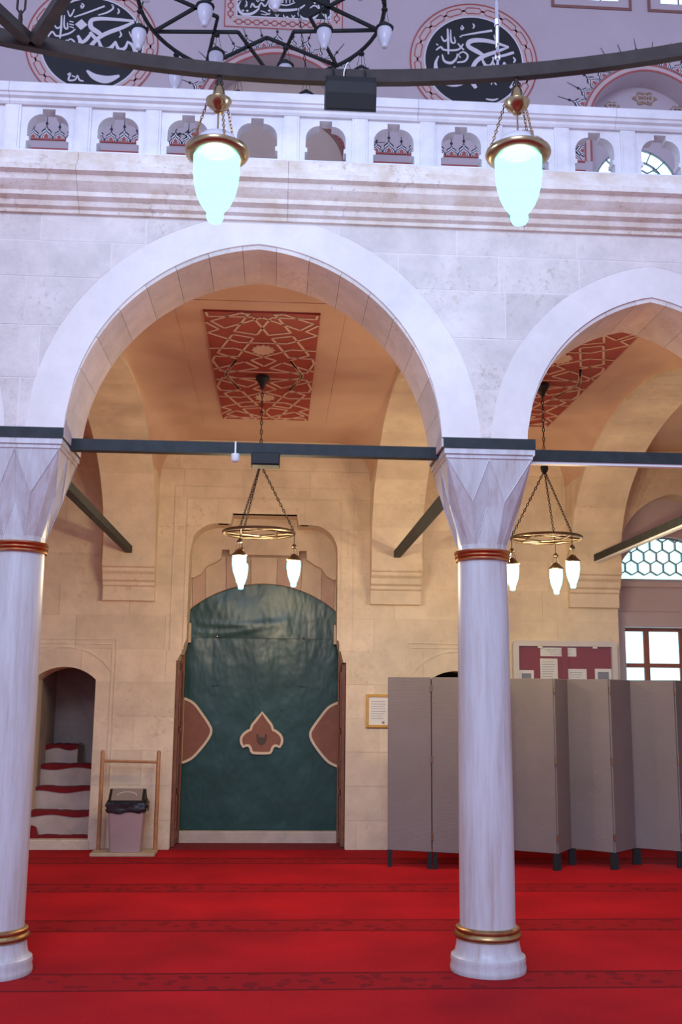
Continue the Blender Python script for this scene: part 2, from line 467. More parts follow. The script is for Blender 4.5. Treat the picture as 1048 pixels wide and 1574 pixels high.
# ------------------------------------------------------------------ main dimensions (metres)
YF, YB, YC, YW = 6.26, 6.84, 6.55, 11.52
SP = 3.21
XL, XR, X3 = -1.615, 1.31, 3.55
X0, X4 = -3.93, 5.80
ZC = 4.46
BAYS = [(X0, XL), (XL, XR), (XR, X3), (X3, X4)]
IN = [pointed(-2.78, .87, 1.00, 3.15), pointed(-.157, 1.166, 1.27, 3.15), pointed(2.385, .835, 1.00, 3.15), pointed(4.68, .84, 1.00, 3.15)]
EX = [pointed(-2.78, 1.10, 1.245, 3.15), pointed(-.152, 1.41, 1.508, 3.15), pointed(2.385, 1.07, 1.245, 3.15), pointed(4.68, 1.08, 1.245, 3.15)]

# floor
fl = MB(); fl.box(-7, 9, -9, 12.0, -.12, 0); fl.build('floor', 'carpet', kind='structure', label='red prayer carpet with darker patterned bands')

# facade wall -------------------------------------------------------------
wf = thing('wall_front', 'pale ashlar arcade wall with pointed arches below the gallery', loc=(0, YF, SP), kind='structure')
bk = MB()
grow = [(a-.03, b+.03, (lambda f, a, b: lambda x: f(min(max(x, a+1e-6), b-1e-6))+.03)(f, a, b)) for a, b, f in IN]
for P in polys(X0-.3, X4+.3, SP, 4.62, grow): bk.prism(P, YF+.0012, YB-.01)
bk.build('pointing', 'mortar', wf)
ashlar(wf, X0-.3, X4+.3, [SP, 3.52, 3.86, 4.18, 4.42, 4.62], EX, YF, YF+.2, 'stone', gap=.008, jitter=.002, seed=3)
for i in range(4):
    voussoirs(wf, IN[i], EX[i], 17 if i == 1 else 13, YF+.016, YB, 'arch', gap=.0025)

# transverse arches ---------------------------------------------------------
def tr_h(y): 
    t = min(1, abs(y-9.07)/2.23); return SP-.01+1.215*math.sqrt(max(0, 1-t*t))
for k, (xc, side) in enumerate(((XL, 'left'), (XR, 'middle'), (X3, 'right'))):
    wt = thing('wall_transverse', None, loc=(xc, YB, SP), kind='structure')
    wt['label'] = ('warm stone cross arch from the %s column back to the rear wall' % {'left': 'left', 'middle': 'central', 'right': 'far right'}[side])
    N_ = 15
    ys = [9.07-2.23*math.cos(PI*i/(N_*3)) for i in range(N_*3+1)]
    for j in range(N_):
        seg = ys[j*3:j*3+4]; P = [(y, tr_h(y)) for y in seg]+[(seg[-1], ZC+.06), (seg[0], ZC+.06)]
        g = .002
        P = [(y+(g if abs(y-seg[0]) < 1e-6 else -g if abs(y-seg[-1]) < 1e-6 else 0), z) for y, z in P]
        mb = MB(); mb.prism_x(P, xc-.28-random.random()*.002, xc+.28+random.random()*.002); mb.build('voussoir', 'lime', wt)
    mb = MB(); mb.box(xc-.28, xc+.28, 11.298, YW+.02, SP-.01, ZC+.06); mb.build('wall_stub', 'lime', wt)
    cb = MB()
    cb.prism_x([(YW+.02, 2.62), (11.43, 2.62), (11.43, 2.77), (11.405, 2.785), (11.405, 2.82), (11.37, 2.84), (11.36, 2.90), (11.325, 2.93), (11.325, 2.965), (11.298, 2.98), (11.298, SP-.01), (YW+.02, SP-.01)], xc-.28, xc+.28)
    cb.build('corbel', 'lime', wt)

# ceilings per bay with coved sides ------------------------------------------
for k, (xa, xb) in enumerate(BAYS):
    ce = MB(); fa, fb = xa+.28 if k else xa, xb-.28 if k < 3 else xb
    ny, na = 40, 6; rows = []
    for i in range(ny+1):
        y = YB-.02+(YW+.03-YB+.02)*i/ny; zb = max(4.0, min(ZC-.015, tr_h(y)+.03)); r = []
        for j in range(na+1):
            ph = PI/2*j/na; r.append((fa+.36*(1-math.cos(ph)), y, zb+(ZC-zb)*math.sin(ph)))
        for j in range(na, -1, -1):
            ph = PI/2*j/na; r.append((fb-.36*(1-math.cos(ph)), y, zb+(ZC-zb)*math.sin(ph)))
        rows.append(r)
    n = len(rows[0]); ce.add([v for r in rows for v in r], [(i*n+j, i*n+j+1, (i+1)*n+j+1, (i+1)*n+j) for i in range(ny) for j in range(n-1)])
    ce.box(fa, fb, YB-.02, YW+.03, ZC+.004, ZC+.06)
    ce.build('ceiling', 'plaster', smooth=True, kind='structure', label=('tan vault over the %s bay' % ['leftmost', 'wide doorway', 'notice board', 'window'][k]))

# rear wall -----------------------------------------------------------------
niche = segmental(-2.268, .332, 1.765, 1.90)
niche2 = segmental(1.99, .332, 1.765, 1.90)
wrec = pointed(4.55, .71, .84, 3.12)
def door_h(x):
    cx = -.156; d = abs(x-cx)
    if d > .90: return 1.98
    if d > .875: return 2.05
    if d > .85: return 2.13
    if d > .825: return 2.22
    if d < .376: return 3.62
    R = .30
    e = max(0, d-(.825-R)); return 3.505-R+math.sqrt(max(0, R*R-e*e))
door = (-1.085, .775, door_h)
# lower jambs are a little wider than the arch above
holes = [niche, door, niche2, wrec]
wb = thing('wall_back', 'warm limestone rear wall with doorway and arched niches', loc=(0, YW, 0), kind='structure')
bk = MB()
for P in polys(X0-.1, X4+.1, 0, ZC+.05, holes, .02): bk.prism(P, YW+.004, 11.98)
bk.build('joint_mass', 'limemortar', wb)
ashlar(wb, X0-.1, X4+.1, [0, .30, .66, 1.02, 1.38, 1.74, 2.10, 2.46, 2.80, 3.14, 3.46, 3.80, 4.12, 4.40], holes, YW, YW+.1, 'lime', .55, 1.15, gap=.004, jitter=.002, seed=11)
ld = MB(); ld.box(X0, X4, YW-.012, YW+.01, 4.40, 4.43); ld.build('wall_line', 'lime', wb)
# unseen end walls, added so light enters only through the arches
mb = MB(); mb.box(X0-.4, X0, YF, 12.0, 0, 4.62); mb.build('wall_left_closure', 'lime', kind='structure', label='unseen wall added on the left to close the portico to side light')
mb = MB(); mb.box(X4, X4+.4, YF, 12.0, 0, 4.62); mb.build('wall_right_closure', 'lime', kind='structure', label='unseen wall added on the right to close the portico to side light')

# incised frames round the two niches ----------------------------------------
for n_, cx in ((1, -2.268), (2, 1.99)):
    t = MB()
    for a, zt in ((.54, 2.20), (.50, 2.15)):
        ribbon(t, [(cx-a, 0.02), (cx-a, zt), (cx+a, zt), (cx+a, .02)], YW-.010, YW+.004, .016)
    ribbon(t, arch_pts(segmental(cx, .49, 1.86, 2.115), 16), YW-.009, YW+.004, .014)
    t.build('trim_%d' % n_, 'lime', kind='structure', label='thin moulded frame around the %s niche' % ('stair' if n_ == 1 else 'screened'))
# frame mouldings of the doorway
t = MB()
for off in (.06, .20):
    P = [(-.156-.93-off*.2, 2.02)]
    ribbon(t, [(-.156-.80-off, 0.3+1.8), (-.156-.80-off, 3.72+off), (-.156+.80+off, 3.72+off), (-.156+.80+off, 2.1)], YW-.008, YW+.004, .014)
t.build('trim_3', 'lime', kind='structure', label='thin moulded rectangle framing the doorway arch')

# doorway inner parts -----------------------------------------------------------
YI = 12.0
iw = thing('wall_inner', 'recessed stone infill around the green doorway curtain', loc=(-.156, YI, 0), kind='structure')
arc = segmental(-.156, .862, 2.555, 2.885)
mb = MB()
for P in polys(-1.3, 1.0, 0, 3.75, [(arc[0]-.02, arc[1]+.02, lambda x: 3.17)], .03): mb.prism(P, YI+.004, YI+.3)
mb.build('infill', 'pinkstone', iw)
mb = MB(); mb.box(-1.3, 1.0, YI+.301, YI+.36, 0, 3.75); mb.build('light_stop', 'dark', iw)  # unseen backing, added to keep world light out of the lintel joints
top = (arc[0]-.02, arc[1]+.02, lambda x: 3.17)
voussoirs(iw, arc, (arc[0]-.02, arc[1]+.02, lambda x: max(2.75, min(3.19, 3.19-.0*abs(x)))), 9, YI-.03, YI+.28, 'creamstone', name='lintel_stone', ms=['creamstone', 'pinkstone'])
ty = MB(); c = -.156
prof = [(-.90, 2.95), (-.80, 2.93), (-.72, 2.97), (-.66, 3.06), (-.56, 3.11), (-.49, 3.16), (-.485, 3.26), (-.40, 3.26), (-.40, 3.205), (.40, 3.205), (.40, 3.26), (.485, 3.26), (.49, 3.16), (.56, 3.11), (.66, 3.06), (.72, 2.97), (.80, 2.93), (.90, 2.95)]
ty.prism([(c+x, z) for x, z in prof]+[(c+.9, 3.7), (c-.9, 3.7)], YI-.13, YI-.031); ty.build('tympanum', 'creamstone', iw)
for s_ in (-1, 1):
    mb = MB(); x0_ = c+s_*.862; mb.box(min(x0_, x0_-s_*.05), max(x0_, x0_-s_*.05), YI-.06, YI+.05, 2.20, 2.42); mb.build('jamb_block', 'creamstone', iw)
mb = MB(); mb.cbox(c-.93, c+.93, YI-.04, YI+.16, -.01, .135, .012); mb.build('sill', 'stepstone', iw)
mb = MB(); mb.box(c-.93, c+.93, YW-.03, YI-.04, -.005, .012); mb.build('recess_carpet', 'treadcarpet', iw)

# open wooden door leaves folded against the reveals
for s_, nm in ((-1, 'left'), (1, 'right')):
    X = c+s_*.925
    d = thing('door_%d' % (1 if s_ < 0 else 2), 'brown wooden door leaf folded open on the %s of the green curtain' % nm, loc=(X, YI-.2, 0), kind='structure')
    x_ = lambda a, b: (min(X-s_*a, X-s_*b), max(X-s_*a, X-s_*b))
    a, b = x_(0, .035); mb = MB(); mb.box(a, b, YW+.08, YI-.08, .02, 1.96); mb.build('leaf', 'wood', d)
    a, b = x_(.035, .05)
    for z0, z1 in ((.1, .55), (.62, 1.2), (1.27, 1.88)):
        mb = MB(); mb.box(a, b, YW+.14, YI-.14, z0, z1); mb.build('raised_panel', 'wood', d)
    a, b = x_(.0, .06); mb = MB(); mb.box(a, b, YI-.075, YI-.045, .02, 2.15); mb.build('frame_post', 'leafbrown', d)
    a, b = x_(.05, .065)
    mb = MB(); mb.lathe([(.004, -.012), (.012, -.006), (.012, .006), (.004, .012)], ((a+b)/2, YW+.12, 1.25), 10); mb.build('knob', 'brass', d, smooth=True)

# green leather curtain -----------------------------------------------------------
cu = thing('door_curtain', 'dark green leather curtain with brown patches filling the doorway', 'curtain', (c, YI+.06, .14))
def sheet(mb, x0, x1, z0, z1, y, top=None, amp=.012, seed=0):
    nx, nz = 40, 46; V = []
    rnd = random.Random(seed); ks = [(rnd.uniform(3, 16), rnd.uniform(0, 6), rnd.uniform(.5, 3), rnd.uniform(.3, 1)) for _ in range(6)]
    for i in range(nz+1):
        for j in range(nx+1):
            x = x0+(x1-x0)*j/nx; zt = top(x) if top else z1; z = z0+(zt-z0)*i/nz
            d = sum(a_*math.sin(k_*x+p_+q_*z) for k_, p_, q_, a_ in ks)*amp/3
            V.append((x, y+d, z))
    mb.add(V, [(i*(nx+1)+j, i*(nx+1)+j+1, (i+1)*(nx+1)+j+1, (i+1)*(nx+1)+j) for i in range(nz) for j in range(nx)])
mb = MB(); sheet(mb, c-.9, c+.9, .14, 2.30, YI+.055, amp=.008, seed=2); mb.build('lower_sheet', 'leather', cu, smooth='all')
mb = MB(); nx, nz = 40, 24; V = []
arcw = segmental(c, .90, 2.50, 2.92)
for i in range(nz+1):
    for j in range(nx+1):
        x = arcw[0]+1e-4+(arcw[1]-arcw[0]-2e-4)*j/nx; zt = arcw[2](x); z = 2.262+(zt-2.262)*i/nz
        u = (x-c+.25)/.5; d = .007*math.exp(-((z-2.36-.05*math.sin(4*x+1.2))/.03)**2)*math.exp(-u*u)+.007*math.exp(-((z-2.45-.04*math.sin(3*x))/.03)**2)*math.exp(-u*u*.7)+.004*math.sin(5*x+9*z)
        V.append((x, YI+.034-d, z))
mb.add(V, [(i*(nx+1)+j, i*(nx+1)+j+1, (i+1)*(nx+1)+j+1, (i+1)*(nx+1)+j) for i in range(nz) for j in range(nx)])
fp = mb.build('top_flap', 'leather', cu, smooth='all')
for x in (-.52, .47):
    mb = MB(); mb.lathe([(.004, -.012), (.012, -.006), (.012, .006), (.004, .012)], (c+x, YI+.016, 2.275), 8); mb.build('stud', 'brass', fp, smooth=True)
for x in (-.52, .47):
    mb = MB(); mb.box(c+x-.035, c+x+.03, YI+.028, YI+.036, 1.72, 2.24); mb.build('strap', 'leather', cu)
def patch(outline, closed=True):
    p = MB(); p.prism(outline, YI+.030, YI+.04); o = p.build('patch', 'leafbrown', cu)
    b = MB(); ribbon(b, outline, YI+.022, YI+.036, .028, closed=closed); b.build('patch_binding', 'creamedge', o); return o
half = [(0, 1.425), (.07, 1.335), (.112, 1.285), (.125, 1.235), (.17, 1.215), (.225, 1.165), (.235, 1.10), (.205, 1.045), (.16, 1.065), (.125, 1.045), (.11, .985), (.075, .975)]
half = [(x, z) for x, z in half]
P = [(c+.015-x, z) for x, z in half]+[(c+.015+x, z) for x, z in reversed(half[1:])]
def soften(P, keep):
    out = []
    for i, p in enumerate(P):
        if i in keep: out.append(p); continue
        a_, b_ = P[i-1], P[(i+1) % len(P)]
        out += [(p[0]*.72+a_[0]*.28, p[1]*.72+a_[1]*.28), (p[0]*.72+b_[0]*.28, p[1]*.72+b_[1]*.28)]
    return out
n_ = len(P)
o = patch(soften(P, {0, 3, 7, n_-3, n_-7}))
t = MB(); ribbon(t, [(c-.035, 1.185), (c-.02, 1.10), (c+.015, 1.075), (c+.05, 1.10), (c+.065, 1.185)], YI+.018, YI+.03, .022)
t.prism([(c-.01, 1.15), (c-.005, 1.09), (c+.035, 1.09), (c+.04, 1.15)], YI+.020, YI+.03); t.build('pull_tab', 'patchdark', o)
sl = smoothline([(c-.88, 1.58), (c-.76, 1.52), (c-.66, 1.40), (c-.57, 1.27), (c-.555, 1.20), (c-.59, 1.12), (c-.68, 1.0), (c-.77, .91), (c-.88, .86)], 4)
patch(sl[::1]); patch([(2*c+.01-x, z-.03) for x, z in reversed(sl)])

# stair niche ----------------------------------------------------------------------
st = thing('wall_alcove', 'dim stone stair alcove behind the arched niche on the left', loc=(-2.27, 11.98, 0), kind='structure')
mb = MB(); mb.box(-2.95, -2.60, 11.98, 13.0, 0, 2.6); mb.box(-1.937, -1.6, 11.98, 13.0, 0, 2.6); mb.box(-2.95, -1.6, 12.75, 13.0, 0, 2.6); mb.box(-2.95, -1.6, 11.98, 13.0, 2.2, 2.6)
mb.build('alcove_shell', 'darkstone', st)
mb = MB(); mb.cbox(-2.62, -1.92, YW-.01, YW+.14, -.01, .10, .01); mb.build('niche_sill', 'lime', st)
stc = thing('staircase', 'worn stone steps with red tread carpet inside the arched niche', 'stairs', (-2.27, 11.66, 0))
zs = [.12, .36, .597, .83, 1.035]; yy = [11.66, 11.76, 11.95, 12.15, 12.35]
for i in range(5):
    x1 = -1.937 if i < 4 else -2.24
    mb = MB(); mb.box(-2.60, x1, yy[i], 12.75 if i else 11.80, (zs[i-1]-.02 if i else 0), zs[i]-.012); s_ = mb.build('step', 'stepstone', stc)
    t = MB(); V = []; nx = 14
    for j in range(nx+1):
        x = -2.60+(x1+2.60)*j/nx; u = random.uniform(0, .012); lip = .042+.014*math.sin(j*.55+2.1*i)
        V += [(x, yy[i]-.014, zs[i]-lip), (x, yy[i]-.014, zs[i]+u*.5), (x, yy[i]+.03, zs[i]+u), (x, (yy[i+1] if i < 4 else 12.7), zs[i]+u)]
    t.add(V, [(j*4+k, j*4+4+k, j*4+5+k, j*4+1+k) for j in range(nx) for k in range(3)])
    t.build('tread_carpet', 'treadcarpet', s_)
mb = MB(); V = [(-2.60, 11.63, .10), (-2.47, 11.63, .10), (-2.51, 11.68, .21), (-2.57, 11.70, .23), (-2.60, 11.72, .16)]
mb.add(V, [(0, 1, 2, 3), (0, 3, 4)]); mb.build('carpet_fold', 'treadcarpet', stc)
# second niche: near-black back plate puts its shade into the colour
st2 = thing('wall_niche', 'arched niche above the grey screen, its shade painted near-black', loc=(1.99, 11.98, 0), kind='structure')
mb = MB(); mb.box(1.6, 2.4, 12.0, 12.05, 0, 2.0); mb.build('niche_shade_back', 'dark', st2)

# window bay at the right ---------------------------------------------------------------
wn = thing('window_1', 'tall timber casement window under a hexagon latticed lunette', loc=(4.55, 11.82, 0), kind='structure')
cx = 4.55
mb = MB()
lun = pointed(cx, .60, .50+.12, 2.97)
lun = segmental(cx, .62, 2.99, 3.50)
mb.holed([(cx-.8, 2.62), (cx+.8, 2.62), (cx+.8, 4.3), (cx-.8, 4.3)], [arch_pts(lun, 20)[::-1]], 11.83, 12.0); mb.build('lunette_wall', 'uwall', wn)
mb = MB(); mb.prism_x([(11.83, 2.62), (11.81, 2.62), (11.81, 2.66), (11.83, 2.66)], cx-.75, cx+.75); mb.prism_x([(11.83, 2.90), (11.78, 2.90), (11.78, 2.96), (11.83, 2.98)], cx-.72, cx+.72); mb.build('string_course', 'uwall', wn)
mb = MB(); mb.box(cx-.8, cx-.53, 11.83, 12.0, 0, 2.62); mb.box(cx+.53, cx+.8, 11.83, 12.0, 0, 2.62); mb.box(cx-.53, cx+.53, 11.83, 12.0, 2.44, 2.62); mb.box(cx-.53, cx+.53, 11.83, 12.2, 0, .55); mb.build('stone_surround', 'uwall', wn)
ln = MB(); ap = arch_pts(lun, 20)
ln.prism(ap[::-1], 11.95, 11.955); ln.build('lunette_pane', 'day', wn)
ht = MB(); R = .088; dy = .012
def hexgrid(mb, inside, x0, x1, z0, z1, R, y0, y1, wd):
    w_ = math.sqrt(3)*R; seen = set(); r = 0; z = z0
    while z < z1+R:
        x = x0+(w_/2 if r % 2 else 0)
        while x < x1+w_:
            pts = [(x+R*math.sin(PI/3*k), z+R*math.cos(PI/3*k)) for k in range(6)]
            for k in range(6):
                a, b = pts[k], pts[(k+1) % 6]; key = tuple(sorted([(round(a[0], 3), round(a[1], 3)), (round(b[0], 3), round(b[1], 3))]))
                if key in seen: continue
                seen.add(key)
                ia, ib = inside(*a), inside(*b)
                if not (ia or ib): continue
                if not (ia and ib):
                    g, h = (a, b) if ia else (b, a); lo, hi = 0, 1
                    for _ in range(12):
                        m_ = (lo+hi)/2
                        if inside(g[0]+(h[0]-g[0])*m_, g[1]+(h[1]-g[1])*m_): lo = m_
                        else: hi = m_
                    a, b = g, (g[0]+(h[0]-g[0])*lo, g[1]+(h[1]-g[1])*lo)
                if math.hypot(a[0]-b[0], a[1]-b[1]) > .005: ribbon(mb, [a, b], y0, y1, wd)
            x += w_
        z += 1.5*R; r += 1
hexgrid(ht, lambda x, z: z > 2.99 and lun[0] < x < lun[1] and z < lun[2](x), cx-.7, cx+.7, 3.14, 3.6, R, 11.90, 11.945, .012)
ribbon(ht, ap, 11.90, 11.945, .02); ribbon(ht, [(lun[0], 2.995), (lun[1], 2.995)], 11.90, 11.945, .02)
ht.build('lattice', 'lattice', wn)
tb = MB()
for xx in (cx-.70, cx-.245, cx+.18, cx+.64): tb.box(xx, xx+.065, 12.03, 12.09, .55, 2.46)
for zz in (.55, 1.30, 1.98, 2.40): tb.box(cx-.7, cx+.7, 12.035, 12.085, zz, zz+(.05 if zz > .6 else .1))
tb.build('casement_frame', 'timber', wn)
for xx in (cx-.635, cx-.18, cx+.245):
    for z0, z1 in ((.65, 1.30), (1.35, 1.98), (2.03, 2.40)):
        mb = MB(); mb.box(xx, xx+.40, 12.06, 12.065, z0, z1); mb.build('pane', 'day', wn)

# ------------------------------------------------------------------ gallery
trm = thing('trim_4', 'stained stone cornice under the marble balustrade', loc=(0, YF, 4.6), kind='structure')
prof = [(YB, 4.60), (6.235, 4.60), (6.235, 4.625), (6.205, 4.635), (6.195, 4.665), (6.155, 4.68), (6.155, 4.71), (6.135, 4.725), (6.10, 4.755), (6.09, 4.79), (6.05, 4.80), (6.05, 4.835), (6.085, 4.85), (6.095, 4.89), (6.115, 4.90), (6.115, 4.955), (YB, 4.955)]
x = X0-.3
while x < X4+.3:
    l = random.uniform(1.1, 1.6); b = min(X4+.3, x+l)
    mb = MB(); mb.prism_x(prof, x+.001, b-.001); mb.build('cornice_stone', 'cornice', trm); x += l
mb = MB(); mb.box(X0-.4, X4+.4, YB, 11.6, 4.62, 4.955); mb.build('floor_gallery', 'plaster', kind='structure', label='gallery floor slab above the portico')

ba = thing('balustrade', 'white marble gallery balustrade with pierced arched openings', 'balustrade', (0.5, 6.2, 4.955))
per, hw = .4405, .133
def opening(xc):
    L_ = [(hw, 4.985), (hw, 5.045), (hw-.016, 5.05), (hw-.016, 5.075), (hw-.004, 5.08), (hw-.004, 5.14)]
    for k in range(1, 6):
        t_ = PI/2*k/6; L_.append((.040+(hw-.044)*math.cos(t_), 5.14+.092*math.sin(t_)))
    L_ += [(.040, 5.232), (.040, 5.268)]
    return [(xc+x, z) for x, z in L_]+[(xc-x, z) for x, z in reversed(L_)]
proto = None
k0 = -6; xs_ = [-1.51+per*k for k in range(-6, 17)]
for xc in xs_:
    if proto is None:
        mb = MB(); mb.holed([(xc-per/2+.05, 4.955), (xc+per/2-.05, 4.955), (xc+per/2-.05, 5.30), (xc-per/2+.05, 5.30)], [opening(xc)], 6.165, 6.255)
        proto = mb.build('pierced_panel', 'marble', ba); px0 = xc
        mb = MB(); mb.box(xc+per/2-.05, xc+per/2+.05, 6.15, 6.27, 4.955, 5.30)
        mb.box(xc+per/2-.036, xc+per/2+.036, 6.142, 6.15, 4.975, 5.28); pier = mb.build('pier', 'marble', ba)
    else:
        q = proto.copy(); col.objects.link(q); q.location.x = xc-px0; q.parent = ba
        q = pier.copy(); col.objects.link(q); q.location.x = xc-px0; q.parent = ba
mb = MB(); mb.prism_x([(6.13, 4.955), (6.13, 4.972), (6.15, 4.982), (6.27, 4.982), (6.27, 4.955)], xs_[0]-.2, xs_[-1]+.25); mb.build('plinth', 'marble', ba)
x = xs_[0]-.2; xe = xs_[-1]+.25
cp = [(6.28, 5.30), (6.145, 5.285), (6.135, 5.30), (6.135, 5.318), (6.115, 5.328), (6.11, 5.345), (6.10, 5.35), (6.10, 5.412), (6.12, 5.425), (6.28, 5.425)]
while x < xe:
    l = 1.30; b = min(xe, x+l); mb = MB(); mb.prism_x(cp, x+.001, b-.001); mb.build('coping_stone', 'marble', ba); x += l

# upper wall ---------------------------------------------------------------------------------
UY = 11.6
uw = thing('wall_upper', 'mauve plastered gallery wall with painted ornament', loc=(0, UY, 4.95), kind='structure')
def ogive(cx, half, spring, apex, p=1.85):
    return (cx-half, cx+half, lambda x: spring+(apex-spring)*max(0, 1-min(1, abs(x-cx)/half)**p)**(1/p))
def tall_pts(cv, spring, n=32):
    P = arch_pts(cv, n); return [(P[0][0], z) for z in (8.12, 8.25, 8.4, 8.55) if z < spring]+P+[(P[-1][0], z) for z in (8.55, 8.4, 8.25, 8.12) if z < spring]
ua1 = ogive(-.12, .86, 8.65, 9.37); ua2 = ogive(4.50, .74, 8.70, 9.37)
def tofloor(c_): return c_
mb = MB()
for P in polys(-6, 8.5, 4.95, 12.0, [ua1, ua2], .05): mb.prism(P, UY, UY+.35)
mb.build('plaster_face', 'uwall', uw)
mb = MB(); mb.box(-1.2, 1.2, UY+.35, UY+.5, 4.95, 10.0); mb.build('recess_back', 'utan', uw)
mb = MB(); mb.box(3.4, 5.6, UY+.35, UY+.5, 4.95, 10.0); mb.build('recess_back', 'uwall', uw)
c2 = ogive(0.0, .76, 8.12, 8.80, 2)
mb = MB(); ribbon(mb, arch_pts(c2, 32), UY+.33, UY+.352, .11); bd = mb.build('painted_band', 'brown', uw)
mb = MB()
for i, (x, z) in enumerate(arch_pts(c2, 40)):
    mb.prism([(x-.02, z-.018), (x+.02, z-.018), (x+.02, z+.018), (x-.02, z+.018)], UY+.322, UY+.33)
mb.build('band_flowers', 'red', bd)
def offs(P, k):
    out = []
    for i, p in enumerate(P):
        a, b = P[max(0, i-1)], P[min(len(P)-1, i+1)]; tx, tz = b[0]-a[0], b[1]-a[1]; l = math.hypot(tx, tz) or 1
        out.append((p[0]-tz/l*k, p[1]+tx/l*k))
    return out
TP = [tall_pts(ua1, 8.65), tall_pts(ua2, 8.70)]
mb = MB()
for P in TP:
    ribbon(mb, offs(P, .012), UY-.006, UY+.001, .024); ribbon(mb, offs(P, .085), UY-.006, UY+.001, .02)
mb.build('arch_line', 'red', uw)
mb = MB()
for P in TP: ribbon(mb, offs(P, .05), UY-.004, UY+.001, .05)
mb.build('arch_border', 'pink', uw)
mb = MB(); 
for x0_, x1_ in ((-6, -.98), (.80, 3.66), (5.28, 8.5)):
    mb.box(x0_, x1_, UY-.02, UY+.001, 8.095, 8.112); mb.box(x0_, x1_, UY-.03, UY+.001, 7.955, 7.985)
mb.build('band_line', 'red', uw)
mb = MB(); mb.box(-6, 8.5, 6.0, 12.4, 12.0, 12.2); mb.build('ceiling_light_block', 'uwall', kind='structure', label='unseen slab added above the gallery to dim its wall')  # unseen roof slab, added to cut the light on the upper wall

# lunette in the right recess and cartouches
lw = thing('window_2', 'half round hexagon latticed window seen through the right of the balustrade', loc=(4.60, UY+.3, 8.0), kind='structure')
lc = segmental(4.41, .53, 7.95, 8.475)
mb = MB(); mb.prism(arch_pts(lc, 24)[::-1], UY+.335, UY+.345); mb.build('pane', 'day', lw)
mb = MB(); hexgrid(mb, lambda x, z: z > 7.95 and math.hypot(x-4.41, z-7.95) < .37, 3.9, 4.9, 7.97, 8.5, .095, UY+.31, UY+.334, .014)
for rr in (.37, .53): ribbon(mb, [(4.41+rr*math.cos(PI*k/20), 7.95+rr*math.sin(PI*k/20)) for k in range(21)], UY+.31, UY+.334, .02)
for k in range(1, 8): a = PI*k/8; ribbon(mb, [(4.41+.37*math.cos(a), 7.95+.37*math.sin(a)), (4.41+.53*math.cos(a), 7.95+.53*math.sin(a))], UY+.31, UY+.334, .014)
mb.build('lattice', 'lattice', lw)
for k, (x, z, sx) in enumerate(((4.578, 9.21, .14), (4.147, 9.09, .085), (4.997, 9.07, .085))):
    t = thing('painted_cartouche', ['large', 'left small', 'right small'][k]+' ochre painted cartouche in the right gallery recess', 'ornament', (x, UY+.35, z), 'painted cartouches')
    P = [(x+sx*(1+.18*math.cos(6*a_))*math.cos(a_), z+sx*.62*(1+.18*math.cos(6*a_))*math.sin(a_)) for a_ in [2*PI*i/36 for i in range(36)]]
    mb = MB(); mb.prism(P, UY+.336, UY+.35); mb.build('ground', 'ochre', t)
    mb = MB()
    for dx in (-.5, 0, .5):
        ribbon(mb, [(x+sx*dx+sx*.24*math.cos(a_), z+sx*.3*math.sin(a_)) for a_ in [2*PI*i/14 for i in range(14)]], UY+.33, UY+.336, .016, closed=True)
    mb.build('rings', 'pink', t)

# clerestory windows at the top right
for n_, (xa, xb) in enumerate(((3.30, 4.33), (4.54, 5.57))):
    wv = thing('window_%d' % (n_+3), ['bright clerestory window beside the right medallion', 'bright clerestory window at the upper right corner'][n_], loc=((xa+xb)/2, UY, 10.2), kind='structure')
    mb = MB(); mb.holed([(xa, 10.20), (xb, 10.20), (xb, 11.7), (xa, 11.7)], [[(xa+.035, 10.235), (xb-.035, 10.235), (xb-.035, 11.66), (xa+.035, 11.66)]], UY-.015, UY+.001); mb.build('painted_border', 'brown', wv)
    mb = MB(); mb.holed([(xa+.035, 10.235), (xb-.035, 10.235), (xb-.035, 11.66), (xa+.035, 11.66)], [[(xa+.17, 10.325), (xb-.17, 10.325), (xb-.17, 11.6), (xa+.17, 11.6)]], UY-.008, UY+.001); mb.build('surround', 'uwall', wv)
    mb = MB(); mb.box(xa+.16, xb-.16, UY-.005, UY-.002, 10.32, 11.6); mb.build('pane', 'day', wv)
    mb = MB()
    for q in (1, 2): mb.box(xa+.17+(xb-xa-.34)*q/3-.01, xa+.17+(xb-xa-.34)*q/3+.01, UY-.012, UY-.005, 10.32, 11.6)
    mb.build('bars', 'lattice', wv)

# painted crest frieze -----------------------------------------------------------------------
fz = thing('crest_frieze', 'painted red and black palmette frieze running along the gallery wall', 'frieze', (0, UY, 8.11))
def motif_mesh(scale, spike):
    mb = MB(); hwd = .076
    out = [(-1, 0), (-1, .22), (-.62, .42), (-.80, .62), (-.45, .78), (-.2, .86), (0, 1.12), (.2, .86), (.45, .78), (.80, .62), (.62, .42), (1, .22), (1, 0)]
    for i, (k, mi) in enumerate(((1, 0), (.84, 1), (.66, 0), (.54, 1), (.38, 2))):
        mb.mi = mi
        mb.prism([(x*hwd*k, (z*k+(0 if i == 0 else .10*(1-k)))*.15*scale) for x, z in out], -.003-.0015*i, .001-.0015*i+.001)
    mb.mi = 0
    zt = 1.1*.15*scale
    mb.prism([(-.005, zt), (.005, zt), (.002, zt+spike), (-.002, zt+spike)], -.004, 0)
    mb.prism([(0, zt-.004), (.018, zt+.022), (0, zt+.05), (-.018, zt+.022)], -.006, 0)
    me = mb.build('crest_motif', ['pblack', 'pwhite', 'red']).data
    ob = bpy.data.objects['crest_motif']; bpy.data.objects.remove(ob); return me
mm = [motif_mesh(.84, .18), motif_mesh(1.08, .18)]
